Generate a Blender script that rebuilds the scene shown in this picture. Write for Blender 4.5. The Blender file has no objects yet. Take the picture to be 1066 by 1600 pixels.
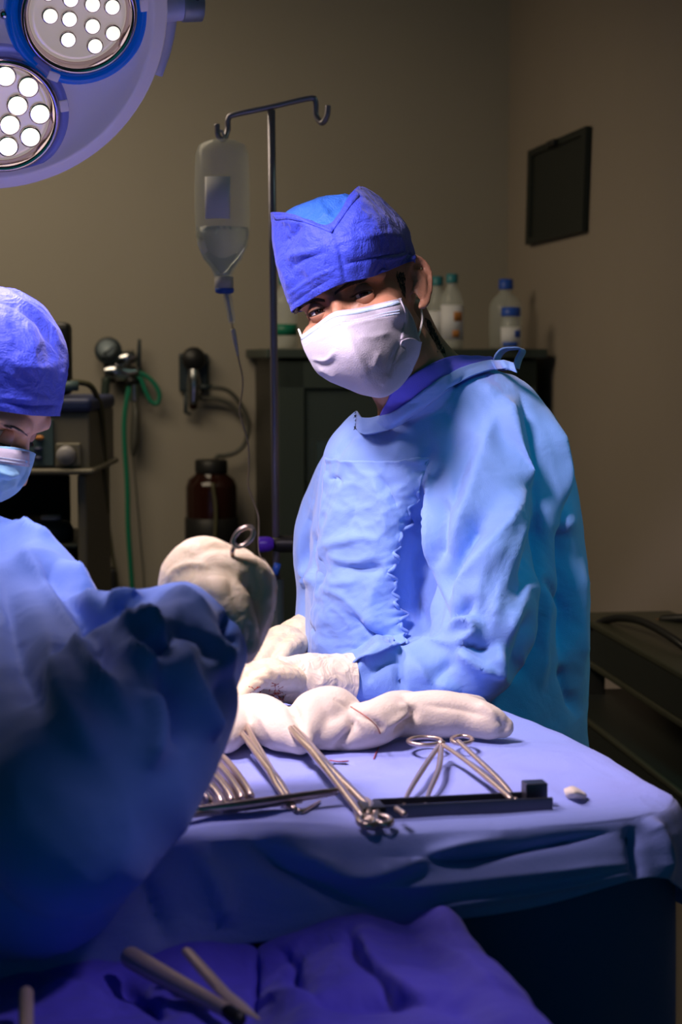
import bpy, bmesh, math, random
import numpy as np
from mathutils import Vector, Matrix, noise
from mathutils.bvhtree import BVHTree
C = bpy.context.scene
random.seed(4); RNG = np.random.RandomState(4)
PI = math.pi
# ------------------------------------------------------------------ camera
CZ = 1.5; FP = 2666.0; HY = 555.0
PITCH = math.atan((800-HY)/FP)
cam_d = bpy.data.cameras.new('camera'); cam = bpy.data.objects.new('camera', cam_d); C.collection.objects.link(cam)
cam.location = (0, 0, CZ); cam.rotation_euler = (PI/2-PITCH, 0, 0)
cam_d.sensor_fit = 'VERTICAL'; cam_d.sensor_height = 36; cam_d.lens = 36*FP/1600
cam_d.dof.use_dof = True; cam_d.dof.focus_distance = 2.02; cam_d.dof.aperture_fstop = 6.5
cam_d.clip_start = .05; C.camera = cam
# ------------------------------------------------------------------ world, lights, exposure
C.view_settings.view_transform = 'Standard'; C.view_settings.look = 'None'; C.view_settings.gamma = 1
C.view_settings.use_curve_mapping = False; C.view_settings.exposure = 0.0
w = bpy.data.worlds.new('world'); C.world = w; w.use_nodes = True
w.node_tree.nodes['Background'].inputs[0].default_value = (.02, .56, .66, 1)
w.node_tree.nodes['Background'].inputs[1].default_value = .15
def lamp(name, kind, loc, target, energy, color, **kw):
    d = bpy.data.lights.new(name, kind); d.energy = energy; d.color = color
    for k, v in kw.items(): setattr(d, k, v)
    o = bpy.data.objects.new(name, d); C.collection.objects.link(o); o.location = loc
    o.rotation_euler = (Vector(target)-Vector(loc)).to_track_quat('-Z', 'Y').to_euler()
    return o
KEY = (1.0, .82, .96)
lamp('surgical_key_light', 'SPOT', (-.34, 1.44, 2.03), (.06, 1.92, 1.26), 64, KEY, spot_size=math.radians(64), spot_blend=.5, shadow_soft_size=.10)
lamp('surgical_side_light', 'SPOT', (-.40, 1.97, 1.86), (-.12, 1.84, 1.10), 25, KEY, spot_size=math.radians(84), spot_blend=.7, shadow_soft_size=.09)
lamp('fill_spot_gown_right', 'SPOT', (.86, 1.40, 2.36), (.39, 2.12, 1.22), 21, (.0, .86, .88), spot_size=math.radians(34), spot_blend=.8, shadow_soft_size=.12)  # added teal fill for the gown's shaded right side, no visible fixture
lamp('fill_area_right', 'AREA', (.8, 2.6, 2.38), (.5, 2.4, 1.2), 3, (.5, .8, .7), size=.5)  # added dim teal fill from the right, unseen source
lamp('fill_area_back', 'AREA', (-.9, 3.3, 2.36), (-.9, 3.7, 1.3), 19, (1.0, .82, .58), size=1.1)  # added warm fill to brighten the back wall, no ceiling panel is modelled
lamp('fill_spot_tray', 'SPOT', (.75, .96, 2.36), (-.08, 1.13, 1.0), 25, (.80, .68, 1.0), spot_size=math.radians(18), spot_blend=.6, shadow_soft_size=.06)  # added fill aimed at the tray drape and its tools, unseen source
# ------------------------------------------------------------------ pixel helpers (a pixel and a depth give a point)
CP, SP = math.cos(PITCH), math.sin(PITCH)
def W(x, y, Y):
    a = (x-533)/FP; b = (800-y)/FP
    s = Y/(CP+b*SP)
    return Vector((a*s, Y, CZ+s*(b*CP-SP)))
def H(x, y, z):
    a = (x-533)/FP; b = (800-y)/FP
    s = (z-CZ)/(b*CP-SP)
    return Vector((a*s, s*(CP+b*SP), z))
def proj(P):
    P = np.asarray(P)-np.array([0, 0, CZ])
    d = P[:, 1]*CP-P[:, 2]*SP
    return np.stack([533+FP*P[:, 0]/d, 800-FP*(P[:, 1]*SP+P[:, 2]*CP)/d], 1)
def ray(x, y):
    return Vector((0, 0, CZ)), (W(x, y, 1)-Vector((0, 0, CZ))).normalized()
# ------------------------------------------------------------------ materials
def srgb(r, g, b):
    f = lambda c: (c/255/12.92) if c/255 <= .04045 else ((c/255+.055)/1.055)**2.4
    return (f(r), f(g), f(b))
def mat(name, col, rough=.6, metal=0, bump=0, bscale=60, var=0, vscale=8, trans=0, alpha=1, emit=None, estr=0, sheen=0, sss=0, ior=1.45, wrinkle=0, wscale=9, col2=None):
    m = bpy.data.materials.new(name); m.use_nodes = True; nt = m.node_tree; b = nt.nodes['Principled BSDF']
    I = b.inputs
    I['Base Color'].default_value = (*col, 1); I['Roughness'].default_value = rough; I['Metallic'].default_value = metal
    I['IOR'].default_value = ior
    if trans: I['Transmission Weight'].default_value = trans
    if alpha < 1: I['Alpha'].default_value = alpha
    if sheen: I['Sheen Weight'].default_value = sheen
    if sss:
        I['Subsurface Weight'].default_value = sss; I['Subsurface Radius'].default_value = (1, .35, .2); I['Subsurface Scale'].default_value = .012
    if emit: I['Emission Color'].default_value = (*emit, 1); I['Emission Strength'].default_value = estr
    tc = nt.nodes.new('ShaderNodeTexCoord')
    if var or col2:
        n = nt.nodes.new('ShaderNodeTexNoise'); n.inputs['Scale'].default_value = vscale; n.inputs['Detail'].default_value = 5
        nt.links.new(tc.outputs['Object'], n.inputs['Vector'])
        r = nt.nodes.new('ShaderNodeValToRGB'); c2 = col2 or tuple(c*(1-var) for c in col)
        r.color_ramp.elements[0].color = (*c2, 1); r.color_ramp.elements[1].color = (*col, 1)
        r.color_ramp.elements[0].position = .35; r.color_ramp.elements[1].position = .65
        nt.links.new(n.outputs['Fac'], r.inputs[0]); nt.links.new(r.outputs[0], I['Base Color'])
    last = None
    for s, st, dist in ((bscale, bump, .002), (wscale, wrinkle, .02)):
        if st:
            n = nt.nodes.new('ShaderNodeTexNoise'); n.inputs['Scale'].default_value = s; n.inputs['Detail'].default_value = 6
            if dist > .01: n.inputs['Distortion'].default_value = 1.2; n.inputs['Detail'].default_value = 3
            nt.links.new(tc.outputs['Object'], n.inputs['Vector'])
            bp = nt.nodes.new('ShaderNodeBump'); bp.inputs['Strength'].default_value = st; bp.inputs['Distance'].default_value = dist
            nt.links.new(n.outputs['Fac'], bp.inputs['Height'])
            if last: nt.links.new(last.outputs[0], bp.inputs['Normal'])
            last = bp
    if last: nt.links.new(last.outputs[0], I['Normal'])
    return m
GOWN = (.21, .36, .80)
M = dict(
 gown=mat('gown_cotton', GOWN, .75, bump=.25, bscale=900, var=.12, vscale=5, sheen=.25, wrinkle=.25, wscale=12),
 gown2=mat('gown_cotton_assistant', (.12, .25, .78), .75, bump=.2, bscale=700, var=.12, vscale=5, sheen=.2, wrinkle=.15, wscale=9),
 scrub=mat('scrub_cotton', (.13, .12, .72), .8, bump=.3, bscale=800),
 capc=mat('cap_crown_cotton', (.03, .15, .62), .65, bump=.5, bscale=500, var=.15, vscale=14, wrinkle=.35, wscale=30),
 cap=mat('cap_nonwoven', (.035, .062, .58), .6, bump=.5, bscale=500, var=.15, vscale=14, sheen=.12, wrinkle=.35, wscale=30),
 mask=mat('mask_nonwoven', (.46, .43, .51), .75, bump=.35, bscale=700, sheen=.2),
 mask_edge=mat('mask_edge', (.50, .66, .86), .75, bump=.4, bscale=500),
 mask2=mat('mask_blue', (.30, .58, .82), .75, bump=.35, bscale=700),
 strap=mat('ear_loop', (.85, .8, .75), .7),
 skin=mat('skin', (.45, .215, .125), .46, bump=.25, bscale=350, var=.12, vscale=30, sss=.12),
 skin2=mat('skin_light', (.66, .37, .23), .46, bump=.2, bscale=350, sss=.12),
 lid=mat('eyelid_skin', (.42, .20, .12), .42, sss=.08),
 hair=mat('dark_hair', (.014, .009, .007), .5),
 eye=mat('eye_white', (.78, .70, .68), .18), iris=mat('iris', (.035, .014, .008), .12), pupil=mat('pupil', (.002, .002, .002), .05),
 glove=mat('latex_glove', (.82, .68, .45), .6, bump=.5, bscale=90, sss=.08, var=.1, vscale=20, wrinkle=.25, wscale=35),
 glove_cuff=mat('latex_cuff', (.78, .66, .50), .45, bump=.4, bscale=120, wrinkle=.35, wscale=40),
 blood=mat('blood_trace', (.38, .05, .02), .4),
 steel=mat('surgical_steel', (.55, .43, .36), .28, metal=.85, bump=.15, bscale=200),
 dsteel=mat('dark_steel_tray', (.10, .10, .13), .35, metal=.8),
 bronze=mat('warm_brushed_steel', (.62, .46, .35), .38, metal=.35),
 chrome=mat('chrome', (.6, .6, .62), .15, metal=1),
 pole=mat('pole_steel', (.30, .28, .34), .35, metal=.6, bump=.3, bscale=60),
 gauze=mat('gauze', (.72, .61, .48), .9, bump=.3, bscale=420, sheen=.2, wrinkle=.08, wscale=30),
 drape=mat('table_drape', (.27, .31, .74), .8, bump=.3, bscale=700, sheen=.2, wrinkle=.22, wscale=9, col2=(.24, .31, .72), vscale=4),
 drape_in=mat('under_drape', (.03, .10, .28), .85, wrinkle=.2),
 purple=mat('tray_drape', (.10, .075, .70), .75, bump=.3, bscale=600, sheen=.15, wrinkle=.4, wscale=11),
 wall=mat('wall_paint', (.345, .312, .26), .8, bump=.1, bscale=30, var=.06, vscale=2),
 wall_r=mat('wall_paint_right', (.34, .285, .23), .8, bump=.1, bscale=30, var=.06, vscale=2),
 ceil=mat('ceiling_paint', (.22, .25, .2), .8), floor=mat('floor_vinyl', (.16, .17, .16), .45, var=.2, vscale=6),
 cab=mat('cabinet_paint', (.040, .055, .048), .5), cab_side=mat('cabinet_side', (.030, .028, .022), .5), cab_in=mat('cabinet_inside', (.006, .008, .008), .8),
 glass=mat('cabinet_glass', (.3, .4, .4), .05, alpha=.10),
 plastic=mat('clear_plastic', (.75, .80, .76), .12, alpha=.30, bump=.3, bscale=25),
 liquid=mat('clear_liquid', (.80, .88, .85), .03, trans=.9, ior=1.33),
 label=mat('paper_label', (.75, .75, .80), .7), orange=mat('orange_label', (.55, .22, .06), .6),
 bcap=mat('blue_cap', (.02, .09, .50), .4), tcap=mat('teal_cap', (.03, .20, .24), .4), white=mat('white_plastic', (.5, .48, .5), .45),
 cream=mat('machine_cream', (.16, .145, .11), .5), navy=mat('machine_navy', (.015, .025, .09), .5), black=mat('black_rubber', (.010, .010, .011), .45),
 panel=mat('machine_panel', (.06, .10, .11), .5), knob=mat('grey_knob', (.28, .27, .29), .35),
 green=mat('green_tubing', (.008, .17, .10), .4), hose=mat('dark_hose', (.02, .035, .028), .5), olive=mat('olive_hose', (.09, .085, .045), .5),
 greyhose=mat('grey_hose', (.07, .07, .06), .45), tube=mat('clear_tubing', (.42, .34, .24), .2),
 brown=mat('amber_glass', (.022, .006, .004), .10, bump=.2, bscale=20), brownliq=mat('dark_residue', (.012, .006, .005), .2),
 plate=mat('regulator_plate', (.022, .034, .042), .4), gauge=mat('gauge_face', (.30, .36, .40), .35), purpleknob=mat('purple_knob', (.09, .02, .55), .35),
 vent=mat('vent_panel', (.013, .017, .014), .6), cart=mat('cart_steel', (.07, .07, .045), .4, metal=.2), cartd=mat('cart_dark', (.022, .026, .022), .5),
 lampbody=mat('lamp_lilac_acrylic', (.60, .52, .68), .22, emit=(.52, .42, .62), estr=.17), lampblue=mat('lamp_blue_ring', (.006, .09, .55), .18, emit=(.0, .09, .50), estr=.22), lampblue2=mat('lamp_lilac_ring', (.14, .16, .50), .2, emit=(.12, .12, .42), estr=.18),  # housing and rings: faint emission stands in for LED light scattered in the acrylic
 reflector=mat('reflector_plate', (.55, .46, .46), .28, metal=.6, emit=(1, .82, .76), estr=.28), ring=mat('polished_ring', (.62, .5, .5), .15, metal=1),
 led=mat('led_lens', (1, 1, 1), .2, emit=(1, .90, .80), estr=1.05), ledb=mat('led_lens_bright', (1, 1, 1), .2, emit=(1, .88, .68), estr=1.35),
 arm=mat('lamp_arm_grey', (.60, .58, .74), .35), knurl=mat('lamp_knob_dark', (.30, .30, .30), .35, metal=.3),
 wood=mat('pen_orange', (.30, .14, .05), .5),
)
# ------------------------------------------------------------------ geometry helpers
def catmull(P, n, closed=False):
    P = np.asarray(P, float); k = len(P)
    if closed: idx = np.arange(n)/n*k
    else: idx = np.linspace(0, k-1, n)
    i = np.floor(idx).astype(int)
    if not closed: i = np.minimum(i, k-2)
    t = (idx-i).reshape((-1,)+(1,)*(P.ndim-1))
    if closed: g = lambda j: P[j % k]
    else:
        E_ = np.concatenate([[2*P[0]-P[1]], P, [2*P[-1]-P[-2]]]); g = lambda j: E_[j+1]
    p0, p1, p2, p3 = g(i-1), g(i), g(i+1), g(i+2)
    return .5*((2*p1)+(-p0+p2)*t+(2*p0-5*p1+4*p2-p3)*t*t+(-p0+3*p1-3*p2+p3)*t**3)
class MB:
    def __init__(s): s.V = []; s.F = []; s.n = 0; s.MI = []
    def add(s, V, F, mi=0):
        V = [tuple(v) for v in V]; s.V += V; s.F += [tuple(i+s.n for i in f) for f in F]; s.MI += [mi]*len(F); s.n += len(V); return s
    def grid(s, G, closed=False, cap0=False, cap1=False, mi=0):
        G = np.asarray(G, float); R, K = G.shape[:2]; F = []
        for r in range(R-1):
            for c in range(K if closed else K-1):
                d = (c+1) % K
                F.append((r*K+c, r*K+d, (r+1)*K+d, (r+1)*K+c))
        V = list(G.reshape(-1, 3))
        if cap0:
            V.append(G[0].mean(0)); q = len(V)-1; F += [(q, (c+1) % K, c) for c in range(K)]
        if cap1:
            V.append(G[-1].mean(0)); q = len(V)-1; o = (R-1)*K; F += [(q, o+c, o+(c+1) % K) for c in range(K)]
        return s.add(V, F, mi)
    def surf(s, ctrl, nr, nc, closed=False, **k):
        A = catmull(ctrl, nr); B = catmull(np.swapaxes(A, 0, 1), nc, closed)
        return s.grid(np.swapaxes(B, 0, 1), closed, **k)
    def box(s, c, size, rz=0, R=None, mi=0):
        x, y, z = (q/2 for q in size)
        Rm = R or Matrix.Rotation(rz, 3, 'Z'); c = Vector(c)
        V = [c+Rm @ Vector((a*x, b*y, d*z)) for a in (-1, 1) for b in (-1, 1) for d in (-1, 1)]
        return s.add(V, [(0, 1, 3, 2), (4, 6, 7, 5), (0, 4, 5, 1), (2, 3, 7, 6), (0, 2, 6, 4), (1, 5, 7, 3)], mi)
    def tube(s, pts, rad, n=12, m=None, ends='flat', flat=1.0, up=(0, 0, 1), smooth=True, mi=0):
        P = np.array([tuple(p) for p in pts], float); k = len(P)
        rad = np.array([rad]*k if np.isscalar(rad) else rad, float)
        if smooth and k > 2:
            m = m or k*5; Q = catmull(np.concatenate([P, rad[:, None]], 1), m); P, rad = Q[:, :3], Q[:, 3]
        elif m:
            Q = catmull(np.concatenate([P, rad[:, None]], 1), m) if k > 2 else np.array([np.append(P[0], rad[0])*(1-t)+np.append(P[1], rad[1])*t for t in np.linspace(0, 1, m)])
            P, rad = Q[:, :3], Q[:, 3]
        T = np.gradient(P, axis=0); T /= np.linalg.norm(T, axis=1)[:, None]+1e-12
        if ends == 'round':
            a = [(-math.cos(t), math.sin(t)) for t in (.05, .4, .8, 1.2)]
            P = np.concatenate([[P[0]+T[0]*rad[0]*c for c, _ in a], P, [P[-1]-T[-1]*rad[-1]*c for c, _ in a[::-1]]])
            rr = np.concatenate([[rad[0]*q for _, q in a], rad, [rad[-1]*q for _, q in a[::-1]]])
            T = np.concatenate([[T[0]]*4, T, [T[-1]]*4]); rad = rr
        u = np.cross(T[0], up)
        if np.linalg.norm(u) < .05: u = np.cross(T[0], (0, 1, .1))
        G = []
        for p, t, r in zip(P, T, rad):
            u = u-t*np.dot(u, t); u /= np.linalg.norm(u); v = np.cross(t, u)
            G.append([p+r*(math.cos(a)*u+flat*math.sin(a)*v) for a in np.arange(n)*2*PI/n])
        return s.grid(G, True, True, True, mi=mi)
    def lathe(s, prof, Mx=None, n=32, mi=0):
        Mx = Mx or Matrix()
        G = [[Mx @ Vector((r*math.cos(a), r*math.sin(a), z)) for a in np.arange(n)*2*PI/n] for r, z in prof]
        return s.grid(G, True, prof[0][0] > 1e-5, prof[-1][0] > 1e-5, mi=mi)
    def ell(s, c, r, R=None, n=24, mi=0):
        R = R or Matrix.Identity(3); c = Vector(c)
        G = [[c+R @ Vector((r[0]*math.cos(a)*math.sin(t), r[1]*math.sin(a)*math.sin(t), r[2]*math.cos(t))) for a in np.arange(n)*2*PI/n] for t in np.linspace(.02, PI-.02, n//2+1)]
        return s.grid(G, True, True, True, mi=mi)
    def mesh(s, name):
        me = bpy.data.meshes.new(name); me.from_pydata(s.V, [], s.F); me.update()
        me.polygons.foreach_set('material_index', s.MI)
        bm = bmesh.new(); bm.from_mesh(me); bmesh.ops.recalc_face_normals(bm, faces=bm.faces); bm.to_mesh(me); bm.free()
        return me
    def build(s, name, m, parent=None, smooth=True, bevel=0, solid=0, subd=0, angle=None):
        return link(name, s.mesh(name), m, parent, smooth, bevel, solid, subd, angle)
def link(name, me, m, parent=None, smooth=True, bevel=0, solid=0, subd=0, angle=None):
    o = bpy.data.objects.new(name, me); C.collection.objects.link(o)
    for q in (m if isinstance(m, (list, tuple)) else [m]): me.materials.append(M[q] if isinstance(q, str) else q)
    me.polygons.foreach_set('use_smooth', [bool(smooth)]*len(me.polygons))
    if solid: md = o.modifiers.new('solid', 'SOLIDIFY'); md.thickness = solid; md.offset = 0
    if bevel: md = o.modifiers.new('bevel', 'BEVEL'); md.width = bevel; md.segments = 3; md.limit_method = 'ANGLE'
    if subd: md = o.modifiers.new('subd', 'SUBSURF'); md.levels = md.render_levels = subd
    if parent: attach(o, parent)
    return o
def attach(o, parent):
    o.parent = parent
    p = Vector((0, 0, 0)); q = parent
    while q: p += q.location; q = q.parent if q.type == 'EMPTY' else None
    o.matrix_parent_inverse = Matrix.Translation(-p)
def tag(o, label=None, cat=None, group=None, kind=None):
    for k, v in (('label', label), ('category', cat), ('group', group), ('kind', kind)):
        if v: o[k] = v
    return o
def thing(name, loc, label, cat, group=None):
    o = bpy.data.objects.new(name, None); C.collection.objects.link(o); o.location = loc; o.empty_display_size = .05
    return tag(o, label, cat, group)
def fuse(mb, voxel, smooth=0, decim=0):
    """voxel-remesh the union of closed pieces into one continuous surface"""
    me = mb.mesh('tmp'); o = bpy.data.objects.new('tmp', me); C.collection.objects.link(o)
    md = o.modifiers.new('r', 'REMESH'); md.mode = 'VOXEL'; md.voxel_size = voxel; md.adaptivity = 0
    if smooth: md = o.modifiers.new('s', 'SMOOTH'); md.factor = .6; md.iterations = smooth
    dg = bpy.context.evaluated_depsgraph_get(); dg.update()
    r = bpy.data.meshes.new_from_object(o.evaluated_get(dg)); bpy.data.objects.remove(o); r.materials.clear()
    return r
def arr(me):
    n = len(me.vertices); a = np.empty(n*3); me.vertices.foreach_get('co', a); b = np.empty(n*3); me.vertices.foreach_get('normal', b)
    return a.reshape(-1, 3), b.reshape(-1, 3)
def setarr(me, a):
    me.vertices.foreach_set('co', a.ravel()); me.update()
def sculpt(me, strokes, face=True, Yr=None):
    """raise or dig cloth folds along polylines; each = (points, amplitude m, width px[, second width])"""
    co, no = arr(me); px = proj(co)
    v = np.array([0, 0, CZ])-co; v /= np.linalg.norm(v, axis=1)[:, None]
    fac = np.clip((no*v).sum(1)*2.5+.3, 0, 1) if face else np.ones(len(co))
    if Yr: fac = fac*((co[:, 1] > Yr[0]) & (co[:, 1] < Yr[1]))
    D = np.zeros(len(co))
    for st in strokes:
        pts, amp, w1 = st[:3]; w2 = st[3] if len(st) > 3 else w1
        P = catmull(np.array(pts, float), max(8, len(pts)*5)) if len(pts) > 2 else np.array(pts, float)
        best = np.full(len(co), 1e9); sg = np.zeros(len(co)); tt = np.zeros(len(co))
        for k in range(len(P)-1):
            a, b = P[k], P[k+1]; ab = b-a; L = (ab**2).sum()+1e-9
            t = np.clip(((px-a)@ab)/L, 0, 1); q = px-a-t[:, None]*ab; d = (q**2).sum(1)
            m_ = d < best; best[m_] = d[m_]; sg[m_] = (ab[0]*q[m_, 1]-ab[1]*q[m_, 0]); tt[m_] = (k+t[m_])/(len(P)-1)
        wd = np.where(sg > 0, w1, w2); D += 1.15*amp*np.exp(-(best/wd**2)**.68)*np.clip(4*np.minimum(tt, 1-tt)+.12, 0, 1)
    setarr(me, co+no*(D*fac)[:, None])
def rumple(me, amp, scale, seed=0, zs=1):
    co, no = arr(me)
    d = np.array([noise.noise(Vector((c[0]*scale+seed, c[1]*scale, c[2]*scale*zs)))+.5*noise.noise(Vector((c[0]*scale*2.3, c[1]*scale*2.3+seed, c[2]*scale*2.3*zs))) for c in co])
    setarr(me, co+no*(d*amp)[:, None])
def wrinkle(me, amp, scale, ang=1.0, stretch=3.5, seed=0):
    """fine stretched creases, like pressed cotton pulled along one direction"""
    co, no = arr(me); c_, s_ = math.cos(ang), math.sin(ang); d = np.zeros(len(co))
    for i, c in enumerate(co):
        a = c[0]*c_+c[2]*s_; b = -c[0]*s_+c[2]*c_
        w_ = noise.noise(Vector((a*3, b*3, c[1]*3+seed)))*.05
        n1 = noise.noise(Vector((a*scale/stretch, (b+w_)*scale, c[1]*scale*.6+seed))); n2 = noise.noise(Vector((a*scale/stretch*2, (b+w_)*scale*2.1, c[1]*scale+seed+7)))
        d[i] = (1-2.6*abs(n1))*max(0, .5+2*noise.noise(Vector((a*6, b*6, seed+20))))+.4*(1-2.6*abs(n2))
    setarr(me, co+no*(d*amp)[:, None])
def clear(me, tree, gap=.003):
    """keep a garment outside what it covers"""
    co, no = arr(me); cam_ = Vector((0, 0, CZ))
    for i in range(len(co)):
        p = Vector(co[i]); d = p-cam_; L = d.length; d.normalize()
        if Vector(no[i]).dot(d) > .15: continue
        h, n, k, t = tree.ray_cast(cam_, d)
        if h is not None and t < L+gap and t > L-.06: co[i] = cam_+d*(t-gap)
    setarr(me, co)
def relax(me, it=6):
    co, no = arr(me); E_ = np.array([tuple(e.vertices) for e in me.edges]); cnt = np.zeros(len(co)); np.add.at(cnt, E_[:, 0], 1); np.add.at(cnt, E_[:, 1], 1)
    inner = cnt > 3
    for _ in range(it):
        a = np.zeros_like(co); np.add.at(a, E_[:, 0], co[E_[:, 1]]); np.add.at(a, E_[:, 1], co[E_[:, 0]]); co[inner] = .4*co[inner]+.6*(a/cnt[:, None])[inner]
    setarr(me, co)
def bvh(me):
    return BVHTree.FromPolygons([v.co.copy() for v in me.vertices], [tuple(p.vertices) for p in me.polygons])
def cast(tree, x, y, off=0, fallback=None):
    o, d = ray(x, y); h, n, i, t = tree.ray_cast(o, d)
    if h is None:
        h, n, i, t = tree.find_nearest(W(x, y, fallback or 2.0)); h = W(x, y, h.y)
    return h-d*off
def pxpatch(rows):
    return [[tuple(W(*p)) for p in r] for r in rows]
def frame(ang): return Matrix.Rotation(ang, 3, 'Z')
# ------------------------------------------------------------------ room
TH = math.atan((533-100)/FP)
U = Vector((-math.sin(TH), math.cos(TH), 0)); VV = Vector((math.cos(TH), math.sin(TH), 0))
corner = W(795, 300, 4.5); corner.z = 0
ub = corner.dot(U); vr = corner.dot(VV); vl = vr-3.6; u0 = -1.2; CH = 2.42
def UVZ(u, v, z): return U*u+VV*v+Vector((0, 0, z))
def struct(name, mb, m, **k): o = mb.build(name, m, **k); o['kind'] = 'structure'; return o
def slab(name, u, v, z, m, **k):
    mb = MB(); mb.box(UVZ((u[0]+u[1])/2, (v[0]+v[1])/2, (z[0]+z[1])/2), (v[1]-v[0], u[1]-u[0], z[1]-z[0]), TH)
    return struct(name, mb, m, smooth=False, **k)
slab('floor', (u0, ub+.1), (vl-.1, vr+.1), (-.1, 0), 'floor')
slab('ceiling', (u0, ub+.1), (vl-.1, vr+.1), (CH, CH+.1), 'ceil')
slab('wall_back', (ub, ub+.1), (vl-.1, vr+.1), (0, CH), 'wall')
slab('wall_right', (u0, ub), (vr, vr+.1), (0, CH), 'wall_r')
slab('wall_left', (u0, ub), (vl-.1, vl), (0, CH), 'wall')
slab('baseboard_back', (ub-.012, ub), (vl, vr), (0, .08), 'cab')
def wallpt(x, y, off=0):          # a point on the back wall
    o, d = ray(x, y); t = (ub-off-o.dot(U))/d.dot(U); return o+d*t
def rwallpt(x, y, off=0):
    o, d = ray(x, y); t = (vr-off-o.dot(VV))/d.dot(VV); return o+d*t
# access panel on the right wall
t = thing('wall_vent_panel', rwallpt(878, 290), 'dark grey rectangular vent panel set high on the right wall', 'vent')
a, b, c, d = [rwallpt(*p, .004) for p in ((832, 236), (924, 197), (918, 361), (828, 383))]
ctr = (a+b+c+d)/4; pr = [ctr+(q-ctr)*1.0 for q in (a, b, c, d)]
mb = MB(); off = VV*-.012
inn = [ctr+(q-ctr)*.86 for q in pr]
for k in range(4):
    q = (k+1) % 4
    mb.add([pr[k], pr[q], inn[q], inn[k], pr[k]+off, pr[q]+off, inn[q]+off, inn[k]+off], [(0, 1, 2, 3), (4, 5, 6, 7), (0, 1, 5, 4), (1, 2, 6, 5), (2, 3, 7, 6), (3, 0, 4, 7)])
mb.build('frame', 'vent', t, smooth=False)
mb = MB(); mb.add(inn+[q+off*.5 for q in inn], [(0, 1, 2, 3), (4, 5, 6, 7), (0, 1, 5, 4), (1, 2, 6, 5), (2, 3, 7, 6), (3, 0, 4, 7)]); mb.build('panel', 'vent', t, smooth=False)
mb = MB(); mb.box(ctr+Vector((0, 0, (a.z-d.z)*.46))+off*1.4, (.012, .06, .014), TH); mb.build('latch', 'black', t, bevel=.002)
# ------------------------------------------------------------------ people
def head_matrix(loc, yaw, pitch, roll, s=.95):
    return Matrix.Translation(loc) @ (Matrix.Rotation(roll, 4, 'Y') @ Matrix.Rotation(yaw, 4, 'Z') @ Matrix.Rotation(pitch, 4, 'X')) @ Matrix.Scale(s, 4)
def add_head(mb, HM):
    tmp = MB(); E_ = tmp.ell
    E_((0, .008, .035), (.073, .094, .090), n=40)                  # cranium
    E_((0, -.028, -.012), (.063, .060, .080), n=32)                # face mass
    E_((0, -.030, -.062), (.052, .058, .058), n=32)                # jaw
    E_((0, -.072, -.098), (.020, .020, .018), n=20)                # chin
    tmp.tube([(0, -.082, .006), (0, -.094, -.016), (0, -.104, -.036)], [.008, .009, .012], ends='round')
    for s in (-1, 1):
        E_((s*.011, -.094, -.040), (.009, .012, .008), n=16)
        E_((s*.044, -.058, -.030), (.026, .028, .024), n=20)       # cheek
        tmp.tube([(s*.012, -.083, .020), (s*.034, -.080, .026), (s*.056, -.060, .018)], [.008, .009, .008], ends='round')
        # ear: rim, lobe, back plate
        ex = s*.071
        tmp.tube([(ex-s*.004, -.004, .006), (ex+s*.004, .004, .026), (ex+s*.011, .020, .030), (ex+s*.016, .031, .014), (ex+s*.012, .026, -.010), (ex+s*.003, .012, -.028), (ex-s*.002, .004, -.030)],
                 [.0035, .0040, .0042, .0042, .004, .0055, .004], ends='round', n=10)
        tmp.ell((ex+s*.003, .014, 0), (.0035, .017, .027), R=Matrix.Rotation(s*-.40, 3, 'Z'), n=16)
        tmp.tube([(ex+s*.003, .010, .016), (ex+s*.008, .019, .006), (ex+s*.004, .012, -.014)], [.003, .0035, .003], ends='round', n=8)
    tmp.tube([(-.022, -.080, -.075), (0, -.092, -.072), (.022, -.080, -.075)], [.006, .009, .006], ends='round')  # lips
    mb.add([HM @ Vector(v) for v in tmp.V], tmp.F)
def shape_face(me, HM, furrow=1):
    co, no = arr(me); inv = np.array(HM.inverted()); L = co@inv[:3, :3].T+inv[:3, 3]
    D = np.zeros(len(co)); front = (L[:, 1] < -.035) & (np.abs(L[:, 0]) < .08) & (np.abs(L[:, 2]) < .14)
    def g(x, z, sx, sz, amp): 
        nonlocal D
        D += amp*np.exp(-((L[:, 0]-x)/sx)**2-((L[:, 2]-z)/sz)**2)
    for s in (-1, 1):
        g(s*.031, .001, .016, .009, -.0045)
        g(s*.017, -.002, .006, .008, -.003)
        g(s*.032, -.013, .014, .003, -.0012*furrow)
        g(s*.030, -.017, .014, .004, .0010)
        g(s*.034, .021, .018, .005, .0022)
        g(s*.006, .022, .0018, .007, -.0012*furrow)
    setarr(me, co+no*(D*front)[:, None])
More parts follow.
